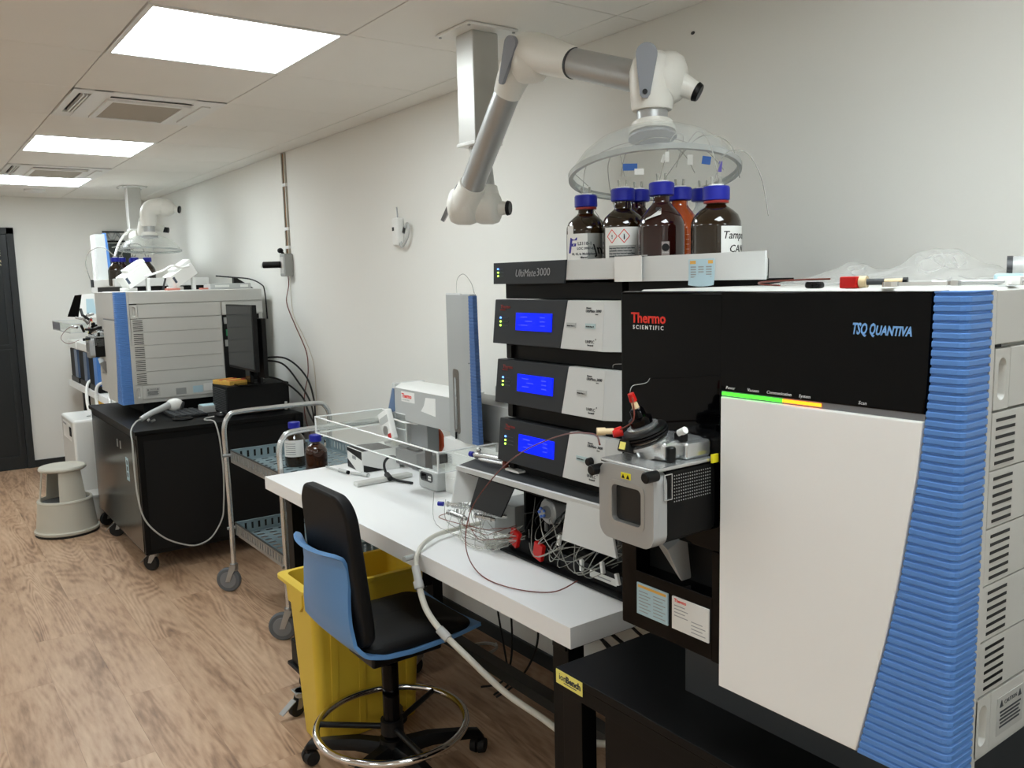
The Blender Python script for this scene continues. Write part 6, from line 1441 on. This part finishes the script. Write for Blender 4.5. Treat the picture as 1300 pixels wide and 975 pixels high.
# black frame structure high on the back wall, and a dark screen below it
t = thing('wall_bracket', 'black triangulated bracket on the back wall behind far ceiling post', 'bracket', (-.33, 8.3, 1.95))
MB().box(-.42, -.24, 8.28, 8.309, 1.945, 1.958).box(-.42, -.24, 8.28, 8.309, 2.03, 2.04).build('rail', M['black_metal'], t)
b_ = MB()
for a, c_ in ((-.42, -.38), (-.34, -.38), (-.34, -.30), (-.25, -.30)): b_.hexa([(a-.012, 8.285, 1.95), (a+.012, 8.285, 1.95), (a+.012, 8.305, 1.95), (a-.012, 8.305, 1.95), (c_-.012, 8.285, 2.035), (c_+.012, 8.285, 2.035), (c_+.012, 8.305, 2.035), (c_-.012, 8.305, 2.035)])
b_.build('brace', M['zinc'], t)
tag(MB().box(-.38, -.20, 8.27, 8.309, 1.70, 1.93, .004).build('wall_screen', mat('dark_green_grey', (52, 58, 56), .4)), 'dark grey box on the back wall behind the far dome', 'box')

# ================================================================ things on the right wall
t = thing('cable_trunking', 'narrow vertical cable trunking on the right wall from the ceiling', 'trunking', (-.01, 4.98, 1.7))
MB().box(-.012, 0, 4.965, 4.978, 1.66, 2.318).box(-.012, 0, 5.005, 5.018, 1.66, 2.318).build('channel', mat('channel_grey', (176, 172, 160), .4, .4), t)
MB().box(-.004, -.0005, 4.978, 5.005, 1.66, 2.318).build('channel_back', M['dark_grey'], t)
for z in (2.12, 1.86, 1.75): MB().box(-.015, -.001, 4.962, 5.021, z, z+.018, .001).build('clip', M['white'], t)
MB().tube([(-.008, 4.992, 2.31), (-.008, 4.99, 2.0), (-.008, 4.993, 1.70)], .003, 6).build('brown_cable', mat('brown_cable', (170, 120, 70), .5), t)
t = thing('wall_sensor', 'grey wall box with black sensor head at the foot of the trunking', 'sensor', (-.03, 4.97, 1.6))
MB().box(-.055, -.0005, 4.935, 5.015, 1.585, 1.72, .006).build('housing', mat('housing_grey', (158, 160, 156), .45), t); MB().box(-.058, -.054, 4.95, 5.0, 1.60, 1.70, .002).build('cover', M['body'], t)
MB().cyl((-.06, 4.99, 1.655), (-.14, 5.06, 1.655), .020, seg=20).build('sensor_head', M['black'], t); MB().cyl((-.14, 5.06, 1.655), (-.146, 5.066, 1.655), .018, seg=20).build('lens', M['white'], t)
MB().sph((-.045, 5.02, 1.74), (.018, .022, .016), 14, 8).cyl((-.03, 5.0, 1.715), (-.045, 5.02, 1.74), .008).build('swivel', M['black'], t)
tag(MB().tube([(-.02, 4.98, 1.585), (-.012, 5.0, 1.53), (-.008, 5.06, 1.44), (-.006, 5.03, 1.37), (-.006, 4.94, 1.28), (-.006, 4.80, 1.14), (-.006, 4.78, 1.04), (-.006, 4.80, .97), (-.006, 4.86, .86), (-.006, 4.86, .72), (-.006, 4.70, .5)], .0028, 6, 8).build('wall_cable', mat('reddish_cable', (120, 62, 48), .5)), 'thin reddish brown cable snaking down the wall from the sensor', 'cable')
tag(MB().tube([(-.02, 4.95, 1.585), (-.008, 4.98, 1.45), (-.006, 4.96, 1.34), (-.006, 4.82, 1.22), (-.006, 4.70, 1.08), (-.006, 4.68, .9), (-.006, 4.70, .6)], .002, 6, 8).build('wall_cable', mat('cream_cable', (206, 196, 176), .5)), 'thin cream cable hanging beside the reddish one', 'cable')
t = thing('wall_hook', 'small white clip holder with black buttons on the bare right wall', 'holder', (-.03, 3.53, 1.7))
MB().box(-.04, -.0005, 3.545, 3.60, 1.705, 1.835, .010, 3).build('body', M['white'], t)
MB().box(-.042, -.039, 3.575, 3.592, 1.775, 1.792, .001).build('button', M['black'], t)
MB().tube([(-.02, 3.55, 1.72), (-.03, 3.52, 1.70), (-.03, 3.47, 1.74), (-.03, 3.455, 1.79), (-.02, 3.49, 1.80), (-.02, 3.52, 1.76)], .007, 8).build('clip_loop', M['petg'], t)
MB().box(-.04, -.034, 3.478, 3.495, 1.76, 1.785, .001).rot(.4, 'X', (-.035, 3.487, 1.772)).build('button', M['black'], t)
MB().cyl((-.02, 3.572, 1.835), (-.02, 3.578, 1.885), .003).build('aerial', M['zinc'], t)
tag(MB().sph((-.002, 1.766, 2.243), (.003, .008, .005), 8, 6).build('wall_plug', M['dark_grey']), 'tiny dark screw in the wall right of the near arm', 'screw')

# ================================================================ hose over the desk edge and cables under the desk
h = thing('drain_hose', 'translucent white hose running over the white desk edge, down to the floor under the bench', 'hose', (-.8, 2.1, .3))
MB().tube([(-.50, 2.20, .762), (-.59, 2.19, .766), (-.69, 2.17, .768), (-.77, 2.12, .765), (-.812, 2.085, .745), (-.828, 2.06, .712)], .007, 12, 8).build('hose_end', M['milky'], h)
MB().cyl((-.825, 2.07, .725), (-.832, 2.035, .668), .012, seg=16).cyl((-.80, 2.115, .738), (-.845, 2.10, .742), .008, seg=12).cyl((-.833, 2.045, .69), (-.834, 2.035, .672), .0145, seg=16).build('y_connector', M['petg'], h)
MB().tube([(-.832, 2.04, .675), (-.84, 1.99, .625), (-.83, 1.93, .58), (-.795, 1.85, .52), (-.74, 1.76, .44), (-.70, 1.66, .40), (-.68, 1.56, .38), (-.66, 1.46, .40), (-.64, 1.36, .45), (-.60, 1.28, .52)], .009, 14, 8).build('hose_run', M['milky'], h)
MB().cyl((-.832, 1.935, .583), (-.822, 1.905, .562), .013, seg=16).build('sleeve', M['petg'], h)
MB().tube([(-.66, 1.27, .42), (-.64, 1.26, .46), (-.61, 1.25, .46), (-.60, 1.25, .38), (-.60, 1.26, .20), (-.62, 1.28, .02)], .008, 10, 8).build('hose_run', M['milky'], h)
tag(MB().lathe([(0, 0), (.036, 0), (.036, .10), (.03, .11), (.028, .10), (.028, .02), (0, .02)], (-.60, 1.212, .25), (0, 0, 1), 24).cyl((-.60, 1.212, 0), (-.60, 1.212, .25), .03).build('drain_cup', M['black']), 'dark cup standing between bench legs under the hose end', 'cup')
cb = [([(-.10, 2.76, .60), (-.12, 2.70, .30), (-.14, 2.60, .03), (-.2, 2.50, .006), (-.30, 2.46, .006)], .004), ([(-.22, 2.46, .69), (-.22, 2.455, .40), (-.22, 2.45, .16), (-.27, 2.44, .06), (-.33, 2.50, .03)], .004),
      ([(-.25, 2.33, .69), (-.22, 2.30, .45), (-.23, 2.28, .25), (-.27, 2.34, .10), (-.33, 2.40, .03)], .004), ([(-.10, 2.45, .69), (-.10, 2.25, .45), (-.14, 2.0, .30), (-.15, 1.8, .28), (-.12, 1.55, .30)], .0055),
      ([(-.15, 2.30, .69), (-.12, 2.15, .42), (-.12, 1.95, .33), (-.15, 1.7, .34), (-.12, 1.5, .42)], .0065), ([(-.06, 2.55, .20), (-.05, 2.3, .28), (-.06, 2.05, .24), (-.08, 1.85, .10), (-.08, 1.70, .02)], .0065), ([(-.09, 2.1, .55), (-.10, 1.95, .40), (-.08, 1.8, .36), (-.08, 1.6, .44)], .005)]
ll = ['leftmost black cable dropping from the desk underside to the floor', 'straight black cable hanging down under the desk centre', 'curving black cable under the desk right of the straight one', 'black cable sagging toward the bench, upper strand', 'thick black cable sagging toward the bench along the wall', 'black cable lying along the baseboard toward the bench', 'short black cable crossing the others under the desk']
for (pts, r_), l_ in zip(cb, ll): tag(MB().tube(pts, r_, 8, 8).build('power_cable', M['cable_black']), l_, 'cable', 'cables under the desk')
tag(MB().tube([(-.13+.075*math.cos(a*.5), 2.80+.055*math.sin(a*.5), .006+.0006*a) for a in range(26)], .0032, 6, 3).build('cable_coil', M['cable_grey']), 'small coil of grey cable lying on the floor under the desk', 'cable')
